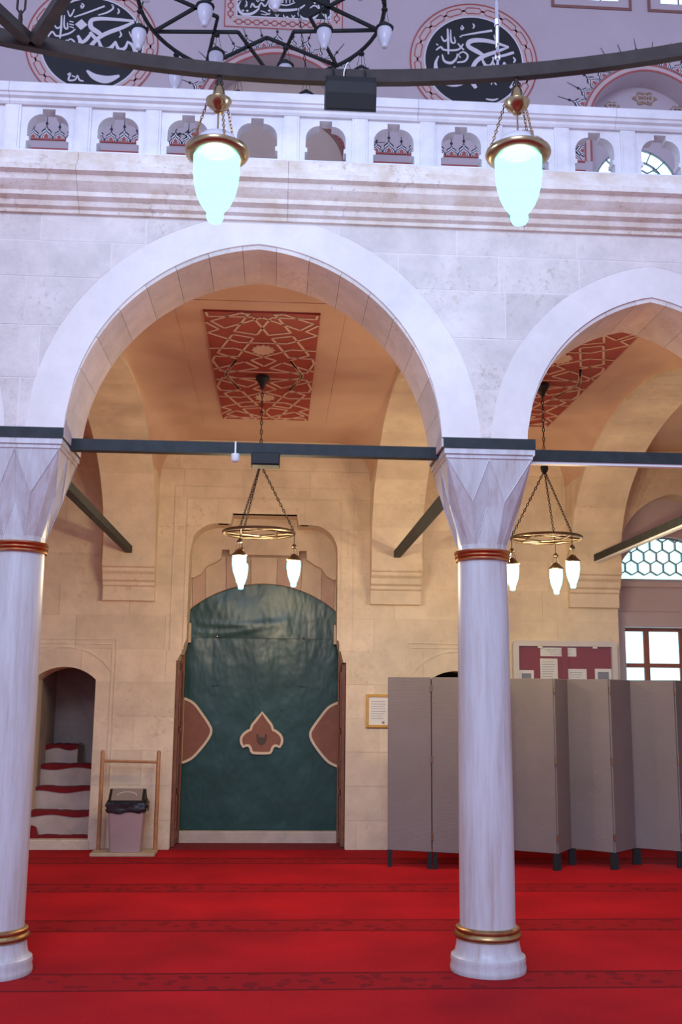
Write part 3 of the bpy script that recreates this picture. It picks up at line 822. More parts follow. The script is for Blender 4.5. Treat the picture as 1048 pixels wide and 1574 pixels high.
def motif(i, x, z, ang=0):
    o = bpy.data.objects.new('crest_motif', mm[i % 2]); col.objects.link(o); o.parent = fz
    o.location = (x, -.002, z-8.11); o.rotation_euler = (0, ang, 0)
i = 0
for xa, xb in ((-4.0, -1.10), (.86, 3.62)):
    n = int((xb-xa)/.150)
    for k in range(n): motif(i, xa+(k+.5)*(xb-xa)/n, 8.112); i += 1
for cv, sp_ in ((ua1, 8.65), (ua2, 8.70)):
    P = offs(tall_pts(cv, sp_, 240), .10)
    acc = .08
    for a, b in zip(P, P[1:]):
        acc += math.hypot(b[0]-a[0], b[1]-a[1])
        if acc >= .158:
            acc = 0; ang = math.atan2(b[1]-a[1], b[0]-a[0]); motif(i, b[0], b[1], -ang); i += 1

# calligraphy --------------------------------------------------------------------------------
def strokes(mb, S, fx, y0, y1):
    for i, st_ in enumerate(S):
        P = [fx(p) for p in st_]; ribbon(mb, smoothline(P, 5), y0-i*.00015, y1)
def diamond(mb, x, z, s_, y0, y1): mb.prism([(x, z-s_), (x+s_, z), (x, z+s_), (x-s_, z)], y0, y1)
hasan = [
 [(425, 260, 6), (530, 240, 10), (655, 218, 12)],
 [(775, 318, 10), (640, 288, 20), (540, 284, 24), (484, 298, 24), (480, 326, 22), (540, 355, 24), (590, 378, 14)],
 [(775, 318, 10), (680, 352, 18), (585, 385, 22), (525, 428, 22), (497, 495, 20), (505, 550, 24), (530, 585, 16)],
 [(812, 350, 14), (740, 372, 14), (650, 392, 8)],
 [(575, 395, 8), (600, 438, 16), (640, 436, 12), (662, 395, 7)],
 [(655, 415, 8), (682, 455, 14), (722, 452, 12), (738, 415, 7)],
 [(738, 415, 8), (760, 440, 14), (800, 440, 18), (824, 485, 24), (815, 535, 20), (778, 575, 10)],
 [(258, 395, 6), (236, 445, 16), (250, 505, 26), (310, 555, 34), (400, 560, 32), (472, 520, 22), (515, 440, 14)],
 [(326, 220, 8), (329, 300, 12), (330, 382, 8)],
 [(278, 270, 6), (300, 300, 10), (325, 285, 6)], [(348, 225, 5), (352, 300, 10), (380, 305, 8), (374, 270, 5)],
 [(238, 360, 6), (275, 338, 10), (300, 355, 10), (400, 350, 10), (440, 312, 7)], [(400, 310, 7), (425, 335, 8), (445, 350, 7)],
 [(285, 385, 6), (300, 425, 12), (350, 435, 14), (388, 405, 10), (395, 375, 6)],
 [(392, 430, 8), (450, 420, 10), (472, 385, 10), (440, 362, 8), (405, 380, 6), (420, 400, 6)],
 [(430, 195, 6), (442, 212, 8), (428, 220, 8), (424, 205, 6)], [(512, 180, 5), (522, 195, 9), (512, 212, 5)],
 [(668, 245, 5), (680, 275, 8), (702, 240, 6)], [(806, 380, 5), (820, 400, 10), (806, 416, 6)],
 [(580, 530, 5), (625, 530, 9), (655, 510, 5)], [(640, 560, 5), (655, 540, 7), (680, 560, 6)], [(700, 500, 6), (718, 510, 7)],
 [(240, 320, 5), (256, 328, 7)], [(412, 265, 5), (428, 270, 6)], [(600, 650, 6), (650, 655, 10), (690, 645, 5)]]
husayn = [
 [(385, 188, 6), (480, 155, 9), (598, 110, 9)], [(555, 168, 6), (615, 150, 9), (658, 122, 9), (648, 98, 6), (662, 108, 5)],
 [(812, 195, 14), (690, 190, 16), (570, 190, 20), (510, 204, 22), (510, 245, 24), (560, 275, 24), (605, 300, 12)],
 [(812, 200, 12), (730, 238, 20), (630, 275, 22), (560, 315, 20), (510, 370, 20), (488, 425, 14)],
 [(505, 275, 14), (540, 310, 18), (570, 330, 14), (595, 372, 20), (650, 372, 22), (690, 325, 10)],
 [(690, 330, 8), (712, 372, 18), (755, 365, 16), (775, 320, 9)], [(775, 325, 9), (815, 350, 20), (833, 400, 24), (812, 458, 12)],
 [(420, 300, 12), (440, 335, 20), (436, 375, 18), (404, 408, 10)], [(440, 350, 12), (480, 325, 18), (512, 285, 14)],
 [(498, 512, 10), (555, 548, 32), (640, 562, 40), (728, 535, 12)], [(605, 430, 5), (640, 425, 8), (662, 415, 6)], [(680, 405, 5), (695, 418, 7), (708, 402, 5)],
 [(298, 180, 7), (300, 260, 10), (296, 325, 7)], [(250, 240, 5), (272, 262, 9), (296, 250, 6)], [(318, 180, 5), (322, 250, 9), (345, 262, 8), (342, 225, 5)],
 [(212, 318, 6), (240, 285, 9), (275, 310, 9), (360, 290, 9), (400, 262, 6)], [(232, 350, 6), (240, 385, 11), (290, 388, 11), (325, 352, 8), (345, 330, 6)],
 [(330, 385, 8), (375, 378, 9), (400, 345, 9), (370, 325, 7), (345, 345, 5)], [(355, 215, 5), (385, 220, 6)], [(355, 232, 5), (388, 238, 6)], [(358, 248, 5), (390, 255, 6)],
 [(338, 150, 5), (360, 185, 8), (385, 140, 6)], [(780, 262, 5), (805, 298, 8), (833, 258, 6)], [(692, 122, 5), (702, 142, 9), (690, 156, 5)], [(714, 262, 5), (726, 285, 9), (712, 302, 5)],
 [(434, 100, 6), (450, 115, 8), (436, 130, 8), (430, 112, 6)],
 [(365, 545, 7), (385, 535, 8), (375, 575, 9), (420, 572, 8), (435, 545, 6), (450, 572, 8), (480, 578, 6)], [(395, 548, 6), (420, 556, 6)]]
def medallion(label, X, Z, S, cxp, cyp, dots):
    t = thing('calligraphy_medallion', label, 'medallion', (X, UY, Z), 'round calligraphy medallions')
    r = .605; ro = .80
    circ = lambda q, n=64: [(X+q*math.cos(2*PI*k/n), Z+q*math.sin(2*PI*k/n)) for k in range(n)]
    mb = MB(); mb.prism(circ(ro), UY-.008, UY-.0005); mb.build('border', 'pink', t)
    d = MB(); d.prism(circ(r+.02), UY-.011, UY-.007); d.build('white_edge', 'pwhite', t)
    d = MB(); d.prism(circ(r), UY-.014, UY-.010); d.build('disc', 'pblack', t)
    b = MB(); ribbon(b, circ(ro-.008), UY-.012, UY-.007, .018, closed=True); b.build('outer_line', 'red', t)
    b = MB(); n = 18; r1, r2 = .665, .742
    for k in range(n):
        a0, a1 = 2*PI*(k+.07)/n, 2*PI*(k+.93)/n; da = (a1-a0)
        pts = [(a0, (r1+r2)/2), (a0+da*.13, r2), (a0+da*.5, r2), (a0+da*.87, r2), (a1, (r1+r2)/2), (a0+da*.87, r1), (a0+da*.5, r1), (a0+da*.13, r1)]
        ribbon(b, [(X+q*math.cos(a), Z+q*math.sin(a)) for a, q in pts], UY-.012, UY-.007, .013, closed=True)
        ac = 2*PI*k/n
        for s_ in (-1, 1): ribbon(b, [(X+(r1+r2)/2*math.cos(ac-.028), Z+(r1+r2)/2*math.sin(ac-.028)), (X+(r1+r2)/2*math.cos(ac+.028), Z+(r1+r2)/2*math.sin(ac+.028))], UY-.012, UY-.007, .02)
    b.build('border_links', 'red', t)
    mb = MB(); fx = lambda p: (X+(p[0]-cxp)/355*r, Z+(cyp-p[1])/278*r, p[2]*1.45/355*r)
    strokes(mb, S, fx, UY-.019, UY-.0135)
    for x, y, s_ in dots: q = fx((x, y, s_)); diamond(mb, q[0], q[1], q[2], UY-.019, UY-.0135)
    mb.build('lettering', 'pwhite', t)
medallion('round black medallion with white script above the left of the balustrade', -2.38, 9.385, husayn, 522, 345, [(440, 232, 30)])
medallion('round black medallion with white script above the right hanging lamp', 2.30, 9.385, hasan, 517, 418, [(375, 485, 28)])

pn = thing('framed_inscription', 'square black inscription in a red linked border behind the upper ring chandelier', 'inscription', (-.065, UY, 9.70))
xa, xb, za, zb_ = -.80, .67, 9.70, 11.17
mb = MB(); mb.box(xa, xb, UY-.008, UY-.0005, za, zb_); mb.build('border', 'pink', pn)
mb = MB(); mb.box(xa+.15, xb-.15, UY-.012, UY-.007, za+.15, zb_-.15); mb.build('white_edge', 'pwhite', pn)
mb = MB(); mb.box(xa+.165, xb-.165, UY-.015, UY-.011, za+.165, zb_-.165); mb.build('field', 'pblack', pn)
mb = MB(); ribbon(mb, [(xa+.01, za+.01), (xb-.01, za+.01), (xb-.01, zb_-.01), (xa+.01, zb_-.01)], UY-.012, UY-.007, .018, closed=True)
n = 11
for side in range(4):
    for k in range(n):
        u0, u1 = .13+k*(1.47-.26)/n, .13+(k+1)*(1.47-.26)/n; g = .012; v = .08; hh = .032
        L_ = [(u0+g, v), (u0+g+.025, v+hh), (u1-g-.025, v+hh), (u1-g, v), (u1-g-.025, v-hh), (u0+g+.025, v-hh)]
        f = [lambda u, v: (xa+u, za+v), lambda u, v: (xa+u, zb_-v), lambda u, v: (xa+v, za+u), lambda u, v: (xb-v, za+u)][side]
        ribbon(mb, [f(*p) for p in L_], UY-.012, UY-.007, .015, closed=True)
        ribbon(mb, [f(u0-g, v), f(u0+g, v)], UY-.012, UY-.007, .022)
mb.build('border_links', 'red', pn)
S = [[(160, 75, 6), (290, 40, 12), (430, 0, 10)], [(185, 80, 6), (165, 130, 14), (200, 180, 18), (270, 178, 18), (325, 140, 12), (335, 110, 6)],
     [(265, 130, 6), (280, 95, 12), (300, 120, 12), (330, 115, 10), (350, 85, 8), (375, 110, 12), (395, 95, 8), (415, 55, 10), (420, 115, 12), (480, 135, 18), (560, 135, 18), (650, 120, 14), (700, 85, 8)],
     [(650, 130, 8), (655, 170, 14), (700, 198, 16), (770, 190, 16), (815, 130, 12), (808, 80, 8)], [(845, 70, 8), (862, 150, 14), (880, 185, 14), (908, 160, 12), (905, 120, 6)],
     [(740, 110, 6), (790, 90, 10), (870, 180, 8)], [(225, 75, 6), (235, 95, 8), (222, 125, 8), (240, 110, 5)], [(310, 65, 5), (322, 78, 7), (335, 62, 5)], [(345, 70, 6), (375, 65, 8)],
     [(465, 170, 5), (478, 190, 8), (490, 172, 5)], [(530, 172, 6), (535, 190, 7), (552, 195, 6)], [(595, 172, 5), (608, 190, 8), (622, 172, 5)],
     [(460, 60, 5), (500, 90, 8), (560, 95, 8), (620, 70, 6)], [(480, 20, 5), (490, 75, 7)], [(520, 5, 5), (522, 80, 7)], [(545, 10, 5), (550, 82, 7)], [(580, 15, 5), (578, 80, 7)], [(600, 30, 5), (608, 70, 7)], [(470, 45, 4), (540, 50, 6), (615, 45, 4)],
     [(345, 150, 4), (380, 160, 6), (420, 180, 4)], [(350, 175, 4), (390, 180, 6), (425, 165, 4)], [(800, 10, 6), (830, 30, 8), (860, 5, 6)],
     [(200, -60, 14), (330, -20, 22), (470, -60, 18), (600, -90, 20), (760, -50, 18), (860, -120, 12)], [(250, -150, 14), (420, -110, 22), (640, -170, 18), (820, -200, 12)], [(230, -330, 12), (420, -280, 24), (600, -320, 20), (820, -360, 14)], [(540, -380, 12), (560, -240, 18), (620, -120, 12)]]
mb = MB(); fx = lambda p: (-.065+(p[0]-532)*.00154, 9.755+(255-p[1])*.00172, p[2]*.0020)
strokes(mb, S, fx, UY-.02, UY-.0145)
for x, y in ((205, 155), (240, 155), (415, 145), (560, 190), (780, 65), (365, 45), (385, 48)): q = fx((x, y, 9)); diamond(mb, q[0], q[1], q[2], UY-.02, UY-.0145)
mb.build('lettering', 'pwhite', pn)

# ------------------------------------------------------------------ columns
def column(xc, label):
    t = thing('column', label, 'column', (xc, YC, 0), 'marble arcade columns'); C_ = (xc, YC, 0)
    mb = MB(); mb.lathe([(.225, 0), (.228, .012), (.228, .03), (.222, .05), (.226, .07), (.222, .09), (.205, .10), (.198, .115), (.192, .14), (.188, .17), (.186, .19)], C_, 40); mb.build('base', 'colmarble', t, smooth=True)
    mb = MB(); mb.lathe([(.170, .185), (.192, .187), (.202, .197), (.204, .21), (.197, .222), (.190, .228), (.194, .236), (.192, .248), (.180, .256), (.166, .258)], C_, 40); mb.build('lower_ring', 'agedbrass', t, smooth=True)
    mb = MB(); mb.lathe([(.168, .25), (.1675, .8), (.165, 1.4), (.161, 2.0), (.157, 2.47)], C_, 40); mb.build('shaft', 'colmarble', t, smooth=True)
    mb = MB(); mb.lathe([(.156, 2.462), (.172, 2.464), (.174, 2.472), (.170, 2.480), (.174, 2.484), (.178, 2.493), (.173, 2.502), (.178, 2.508), (.182, 2.518), (.176, 2.528), (.150, 2.534)], C_, 40); mb.build('upper_ring', 'copper', t, smooth=True)
    # faceted capital
    zb, zt = 2.525, 3.085
    hz = zt-zb; V = []; F = []
    def pt(r, a, z): V.append((xc+r*math.cos(a), YC+r*math.sin(a), z)); return len(V)-1
    sq = .268
    TC = [pt(sq*math.sqrt(2), PI/4+PI/2*k, zt) for k in range(4)]
    TM = [pt(sq, PI/2+PI/2*k, zt) for k in range(4)]       # side k lies between TC[k] and TC[k+1]
    A = [PI/2+PI/2*k for k in range(4)]
    da = math.radians(24)
    M1 = [pt(.247, a-da, zb+hz*.52) for a in A]; M2 = [pt(.247, a+da, zb+hz*.52) for a in A]
    Lp = [pt(.178, a, zb+hz*.47) for a in A]
    B1 = [pt(.160, a-da, zb+hz*.07) for a in A]; B2 = [pt(.160, a+da, zb+hz*.07) for a in A]; Bm = [pt(.156, a, zb+hz*.07) for a in A]
    Cm = [pt(.235, a+PI/4, zb+hz*.40) for a in A]; Cb = [pt(.158, a+PI/4, zb+hz*.07) for a in A]
    D = {}
    for nm, L_ in (('1', B1), ('m', Bm), ('2', B2), ('c', Cb)): D[nm] = [pt(.155, math.atan2(V[i][1]-YC, V[i][0]-xc), zb) for i in L_]
    for k in range(4):
        c1, c2 = TC[k], TC[(k+1) % 4]; n_ = (k+1) % 4
        F += [(c1, TM[k], M1[k]), (TM[k], c2, M2[k]), (TM[k], Lp[k], M1[k]), (TM[k], M2[k], Lp[k]), (M1[k], Lp[k], B1[k]), (Lp[k], M2[k], B2[k]), (Lp[k], Bm[k], B1[k]), (Lp[k], B2[k], Bm[k])]
        F += [(c2, Cm[k], M2[k]), (c2, M1[n_], Cm[k]), (M2[k], Cm[k], Cb[k], B2[k]), (Cm[k], M1[n_], B1[n_], Cb[k])]
        F += [(B1[k], Bm[k], D['m'][k], D['1'][k]), (Bm[k], B2[k], D['2'][k], D['m'][k]), (B2[k], Cb[k], D['c'][k], D['2'][k]), (Cb[k], B1[n_], D['1'][n_], D['c'][k])]
    F.append((TC[0], TC[1], TC[2], TC[3]))
    mb = MB(); mb.add(V, F); cap = mb.build('capital', 'colmarble', t)
    rb = MB()
    for k in range(4):
        n_ = (k+1) % 4
        for a_, b_ in ((TC[k], M1[k]), (TM[k], M1[k]), (TM[k], M2[k]), (TC[n_], M2[k]), (TM[k], Lp[k]), (Lp[k], B1[k]), (Lp[k], B2[k]), (M1[k], B1[k]), (M2[k], B2[k])): rb.tube([V[a_], V[b_]], .0045, 5)
    rb.build('facet_ribs', 'colmarble', cap)
    mb = MB(); mb.box(xc-.275, xc+.275, YC-.275, YC+.275, 3.083, 3.108); mb.box(xc-.286, xc+.286, YC-.286, YC+.286, 3.108, 3.142); mb.build('abacus', 'colmarble', t)
    mb = MB(); mb.box(xc-.29, xc+.29, YC-.29, YC+.29, 3.142, SP); mb.build('impost_plate', 'iron', t)
column(XL, 'marble column cut by the left edge, beside the stair niche')
column(XR, 'marble column standing in front of the grey folding screen')
column(X3, 'marble column just beyond the right edge of the picture')

# tie bars
def tie(label, a, b, strip=False):
    t = thing('tie_bar', label, 'tie bar', ((a[0]+b[0])/2, (a[1]+b[1])/2, a[2]), 'dark iron tie bars')
    mb = MB(); mb.bar(a, b, .07, .074); mb.build('beam', 'iron', t)
    if strip:
        d = Vector((0, 0, -.046)); mb = MB(); mb.bar(Vector(a)+d, Vector(b)+d, .045, .018); mb.build('cable_trunking', 'white', t)
zb = 3.167
tie('dark tie bar across the wide arch in front of the doorway', (-1.335, 6.54, zb), (1.02, 6.54, zb))
tie('dark tie bar across the narrower arch at the right edge', (1.605, 6.54, zb), (3.255, 6.54, zb), True)
tie('dark tie bar across the arch left of the picture', (-3.65, 6.54, zb), (-1.91, 6.54, zb))
tie('dark tie bar running back from the left column to the wall', (XL, 6.845, zb-.006), (XL, 11.296, zb-.006))
tie('dark tie bar running back from the central column to the wall', (XR, 6.845, zb-.006), (XR, 11.296, zb-.006))
tie('dark tie bar running back above the notice board to the window bay', (X3, 6.845, zb-.006), (X3, 11.296, zb-.006), True)

# ------------------------------------------------------------------ ceiling strapwork panels
Q = dict(TL=(65, 80), TR=(1005, 105), BL=(232, 955), BR=(920, 970))
LINES = [
 [(-.952, 1), (-.932, .943), (-.156, .951), (.106, .694), (.507, .737), (.217, 1)],
 [(-.249, .985), (-.371, .998), (-.894, .88), (-.674, .78), (0, .947)],
 [(-.995, .86), (-.774, .764), (-.985, .707), (-.446, .569), (0, .565)],
 [(-.995, .458), (-.527, .471), (.24, .276), (0, .17)],
 [(-.867, .386), (-.543, .691), (-.167, .644), (-.486, .333), (-.939, .325), (-.985, .244), (-.864, .067), (0, .062)],
 [(-.867, .386), (-.516, .289), (-.785, .023), (-.52, -.290)],
 [(-.99, .092), (-.364, .245), (-.115, .136), (-.799, .022)],
]
def strap_panel(label, xc, yc, hx, hy):
    t = thing('ceiling_panel', label, 'ceiling panel', (xc, yc, ZC), 'red strapwork ceiling panels')
    mb = MB(); mb.box(xc-hx, xc+hx, yc-hy, yc+hy, ZC-.014, ZC+.002); mb.build('field', 'panelred', t)
    mb = MB()
    def rib(pts, z0, z1, wd):
        tmp = MB(); ribbon(tmp, pts, z0, z1, wd)
        mb.add([(v[0], v[2], v[1]) for v in tmp.v], tmp.f)
    for L_ in LINES:
        for sx in (-1, 1):
            for sy in (-1, 1):
                for a, b in zip(L_, L_[1:]):
                    A, B = (xc+sx*a[0]*hx, yc-sy*a[1]*hy), (xc+sx*b[0]*hx, yc-sy*b[1]*hy)
                    rib([A, B], ZC-.020, ZC-.013, .019)
    mb.build('strapwork', 'cream', t)
    for sy in (-1, 1):
        P = []
        for k in range(24):
            a = 2*PI*k/24; r = .10 if k % 2 == 0 else .078; P.append((xc+r*math.cos(a), yc+sy*hy*.455+r*1.3*math.sin(a)))
        tmp = MB(); tmp.prism(P, ZC-.022, ZC-.013); m2 = MB(); m2.add([(v[0], v[2], v[1]) for v in tmp.v], tmp.f); m2.build('rosette', 'cream', t)
    m2 = MB(); tmp = MB(); o_ = .20
    ribbon(tmp, [(xc-hx-o_, yc-hy-o_), (xc+hx+o_, yc-hy-o_), (xc+hx+o_, yc+hy+o_), (xc-hx-o_, yc+hy+o_)], ZC-.004, ZC+.002, .014, closed=True)
    m2.add([(v[0], v[2], v[1]) for v in tmp.v], tmp.f); m2.build('outer_line', 'plaster', t)
strap_panel('red ceiling panel with cream strapwork above the doorway bay', -.158, 9.0, .442, 1.53)
strap_panel('red ceiling panel with cream strapwork glimpsed through the right arch', 2.36, 9.0, .46, 1.53)

# ------------------------------------------------------------------ bay chandeliers
def point(name, loc, power, color, size, parent):
    l = bpy.data.lights.new(name, 'POINT'); l.energy = power; l.color = color; l.shadow_soft_size = size
    o = bpy.data.objects.new(name, l); col.objects.link(o); o.parent = parent; o.location = Vector(loc)-origin(parent)
def small_lamp(t, x, y, ztop, lit=True, s_=1.0, light=0, chain=.10):
    g = 'glowsmall' if lit else 'milk'; mt = 'bronze' if lit else 'iron'
    zc = ztop-chain*s_; k_ = 1 if lit else .72; cr = .068 if lit else .074
    mb = MB(); mb.lathe([(.006*s_, zc), ((cr-.004)*s_, zc-.004*s_), (cr*s_, zc+.006*s_), (.044*s_, zc+.028*s_), (.026*s_, zc+.05*s_), (.01*s_, zc+.06*s_)], (x, y, 0), 14); o = mb.build('lamp', mt, t, smooth=True)
    P = [(.010, -.232), (.020, -.230), (.025, -.215), (.025, -.200), (.036, -.175), (.051, -.13), (.060, -.07), (.060, -.02), (.054, -.001)]
    mb = MB(); mb.lathe([(r*s_, zc+z*s_*k_) for r, z in P], (x, y, 0), 16); mb.build('glass_shade', g, o, smooth='all')
    mb = MB(); mb.lathe([(.004*s_, ztop-.006*s_), (.024*s_, ztop), (.026*s_, ztop+.012*s_), (.010*s_, ztop+.035*s_)], (x, y, 0), 12); mb.build('cap', mt, o, smooth=True)
    mb = MB()
    for k in range(3):
        a = 2*PI*k/3+.5; mb.tube([(x+.02*s_*math.cos(a), y+.02*s_*math.sin(a), ztop), (x+.055*s_*math.cos(a), y+.055*s_*math.sin(a), zc+.005)], .0022*s_, 5)
    mb.build('suspension', mt, o)
    if light: point('lamp_light', (x, y, zc-.09), light, (1.0, .78, .47), .035, o)
LAMP_W = 84
def bay_chandelier(label, xc, yc, angs, apex=3.66, zr=3.015):
    t = thing('ring_chandelier', label, 'chandelier', (xc, yc, ZC-.02), 'small bay chandeliers')
    mb = MB(); mb.lathe([(.012, ZC-.14), (.02, ZC-.12), (.035, ZC-.09), (.065, ZC-.045), (.06, ZC-.025)], (xc, yc, 0), 12); mb.build('ceiling_hook', 'iron', t, smooth=True)
    mb = MB(); mb.chain((xc, yc, ZC-.13), (xc, yc, apex+.03), .05, .004, .010); mb.build('drop_chain', 'ironring', t)
    mb = MB(); mb.lathe([(.008, apex-.06), (.03, apex-.035), (.038, apex), (.02, apex+.03), (.008, apex+.04)], (xc, yc, 0), 10); mb.build('boss', 'iron', t, smooth=True)
    r = .31
    for a in angs:
        mb = MB(); mb.chain((xc, yc, apex-.03), (xc+r*math.cos(a), yc+r*math.sin(a), zr+.01), .035, .004, .009); mb.build('chain', 'ironring', t)
    mb = MB(); mb.tube([(xc+r*math.cos(2*PI*k/40), yc+r*math.sin(2*PI*k/40), zr) for k in range(40)], .014, 8, closed=True); mb.build('ring', 'bronze', t, smooth=True)
    for s_ in (0, 1):
        for k in range(3):
            a, b = angs[0]+PI/3*s_+2*PI*k/3, angs[0]+PI/3*s_+2*PI*(k+1)/3
            mb = MB(); mb.tube([(xc+r*math.cos(a), yc+r*math.sin(a), zr), (xc+r*math.cos(b), yc+r*math.sin(b), zr)], .009, 6); mb.build('star_bar', 'bronze', t)
    for a in angs:
        x, y = xc+r*math.cos(a), yc+r*math.sin(a)
        mb = MB(); mb.tube([(x, y, zr-.008), (x, y, zr-.10)], .004, 6); mb.build('drop_rod', 'ironring', t)
        small_lamp(t, x, y, zr-.13, True, 1.0, LAMP_W, chain=.11)
    return t
bay_chandelier('small brass ring chandelier with three lit lamps before the green curtain', -.17, 9.02, [0, 2*PI/3, 4*PI/3])
bay_chandelier('small brass ring chandelier with three lit lamps right of the central column', 2.38, 9.02, [PI, PI/3, -PI/3])

# ------------------------------------------------------------------ great ring with the two big lamps
RC, RR, RZ = Vector((.062, -.246, 4.79)), 5.19, 4.79
gr = thing('great_ring_chandelier', 'huge dark iron ring hanging across the upper foreground', 'chandelier', (RC.x, RC.y, RZ))
mb = MB(); n = 180; V = []; F = []
for k in range(n):
    a = 2*PI*k/n
    for rr, zz in ((RR-.022, -.036), (RR+.022, -.036), (RR+.022, .036), (RR-.022, .036)):
        V.append((RC.x+rr*math.cos(a), RC.y+rr*math.sin(a), RZ+zz))
for k in range(n):
    j = (k+1) % n
    for q in range(4): F.append((k*4+q, k*4+(q+1) % 4, j*4+(q+1) % 4, j*4+q))
mb.add(V, F); mb.build('ring', 'ironring', gr)
vp = Vector((-1.27, 4.77, RZ))
for d in ((.52, -.85), (-.42, -.91)):
    D = Vector((d[0], d[1], 0)).normalized(); o_ = vp-Vector((RC.x, RC.y, RZ)); t_ = -2*o_.dot(D)
    mb = MB(); mb.bar(vp, vp+D*t_, .055, .05); mb.build('star_strut', 'ironring', gr)
mb = MB(); mb.chain((-1.33, 4.74, RZ+.03), (-1.33, 4.72, RZ+3.0), .14, .006, .022); mb.build('chain', 'ironring', gr)
def ring_y(x): return RC.y+math.sqrt(RR*RR-(x-RC.x)**2)
mb = MB(); mb.chain((1.085, ring_y(1.085), RZ+.03), (1.085, ring_y(1.085)-.01, RZ+.16), .05, .005, .012); mb.build('chain', 'steel', gr)
mb = MB(); y_ = ring_y(1.085); mb.tube([(1.085, y_, RZ+.15), (1.085, y_-.01, RZ+.27)], .010, 8); mb.tube([(1.085, y_-.01, RZ+.27), (1.083, y_-.012, RZ+.30)], .016, 8); mb.tube([(1.083, y_-.012, RZ+.30), (1.08, y_-.02, RZ+.40)], .009, 8)
mb.tube([(1.08, y_-.02, RZ+.40), (1.078, y_-.03, RZ+3.0)], .005, 6); mb.build('turnbuckle', 'steel', gr)

def big_lamp(label, x):
    y = ring_y(x); t = thing('hanging_lamp', label, 'lamp', (x, y, RZ-.036), 'large lit lamps on the iron ring')
    C_ = (x, y, 0); z0 = RZ-.036
    mb = MB(); mb.tube([(x, y, z0-.001), (x, y, z0-.05)], .010, 8); mb.tube([(x+.018*math.cos(a), y, z0-.035+.018*math.sin(a)) for a in [2*PI*k/12 for k in range(12)]], .005, 6, closed=True); mb.build('hook', 'ironring', t, smooth=True)
    zc = z0-.14
    mb = MB(); mb.lathe([(.010, zc-.062), (.022, zc-.058), (.030, zc-.045), (.052, zc-.028), (.066, zc), (.067, zc+.006), (.050, zc+.018), (.034, zc+.03), (.028, zc+.07), (.018, zc+.085), (.012, zc+.10)], C_, 28); mb.build('crown', 'brass', t, smooth=True)
    zr = z0-.42
    mb = MB(); mb.lathe([(.112, zr-.035), (.135, zr-.032), (.158, zr-.02), (.166, zr-.004), (.164, zr+.008), (.150, zr+.016), (.128, zr+.020), (.118, zr+.030), (.112, zr+.04)], C_, 40, caps=False); mb.build('rim', 'brass', t, smooth=True)
    mb = MB(); mb.lathe([(.118, zr+.026), (.110, zr+.052), (.090, zr+.078), (.055, zr+.095), (.02, zr+.10)], C_, 32); mb.build('dome', 'milk', t, smooth=True)
    mb = MB(); mb.tube([(x, y, zr+.09), (x, y, zc-.05)], .005, 6); mb.build('rod', 'brass', t)
    for k in range(3):
        a = 2*PI*k/3+PI/6+.3
        mb = MB(); mb.chain((x+.062*math.cos(a), y+.062*math.sin(a), zc), (x+.145*math.cos(a), y+.145*math.sin(a), zr+.018), .022, .0028, .0065); mb.build('chain', 'agedbrass', t)
    mb = MB(); mb.lathe([(.014, zr-.385), (.034, zr-.378), (.043, zr-.36), (.044, zr-.345), (.042, zr-.33), (.054, zr-.315), (.078, zr-.28), (.097, zr-.235), (.110, zr-.18), (.117, zr-.12), (.119, zr-.03), (.112, zr-.02)], C_, 36); mb.build('globe', 'glow', t, smooth='all')
    point('lamp_light', (x, y, zr-.16), 120, (.52, .70, 1.0), .06, t)
big_lamp('large lit globe lamp with brass rim above the doorway arch', -.352)
big_lamp('large lit globe lamp with brass rim near the right medallion', 1.178)

# loudspeaker on the great ring
sp = thing('loudspeaker', 'black box loudspeaker bracketed under the great iron ring', 'loudspeaker', (.322, 4.94, 4.55))
mb = MB(); mb.prism_x([(4.865, 4.555), (4.838, 4.64), (4.835, 4.70), (4.855, 4.745), (5.03, 4.745), (5.03, 4.655)], .195, .455); mb.build('cabinet', 'black', sp)
mb = MB(); mb.prism_x([(4.857, 4.565), (4.832, 4.64), (4.829, 4.70), (4.845, 4.735), (4.852, 4.733), (4.837, 4.70), (4.840, 4.64), (4.865, 4.565)], .205, .445); mb.build('grille', 'black', sp)
for x in (.235, .40): mb = MB(); mb.tube([(x, 4.90, 4.72), (x, 4.90, 4.80), (x, 4.935, 4.84), (x, 4.97, 4.80), (x, 4.97, 4.72)], .007, 6); mb.build('bracket', 'black', sp)
mb = MB(); mb.tube(smoothline([(.30, 4.93, 4.735), (.29, 4.90, 4.79), (.31, 4.90, 4.85), (.33, 4.95, 4.84)], 5), .004, 6); mb.build('cable', 'white', sp)
# small box and sensor under the doorway tie bar
sb = thing('speaker_box', 'small black box under the middle of the doorway tie bar', 'loudspeaker', (-.09, 6.5, 3.05))
mb = MB(); mb.cbox(-.182, 0, 6.45, 6.57, 3.048, 3.131, .006); mb.build('body', 'black', sb)
mb = MB(); mb.box(-.172, -.01, 6.444, 6.45, 3.058, 3.12); mb.build('grille', 'black', sb)
se = thing('motion_sensor', 'tiny white sensor clipped beside the black box on the bar', 'sensor', (-.285, 6.5, 3.08))
mb = MB(); mb.lathe([(.006, 3.072), (.02, 3.078), (.028, 3.092), (.028, 3.13)], (-.285, 6.52, 0), 16); mb.build('dome', 'white', se, smooth=True)
mb = MB(); mb.box(-.290, -.280, 6.498, 6.505, 3.10, 3.208); mb.build('clip', 'white', se)

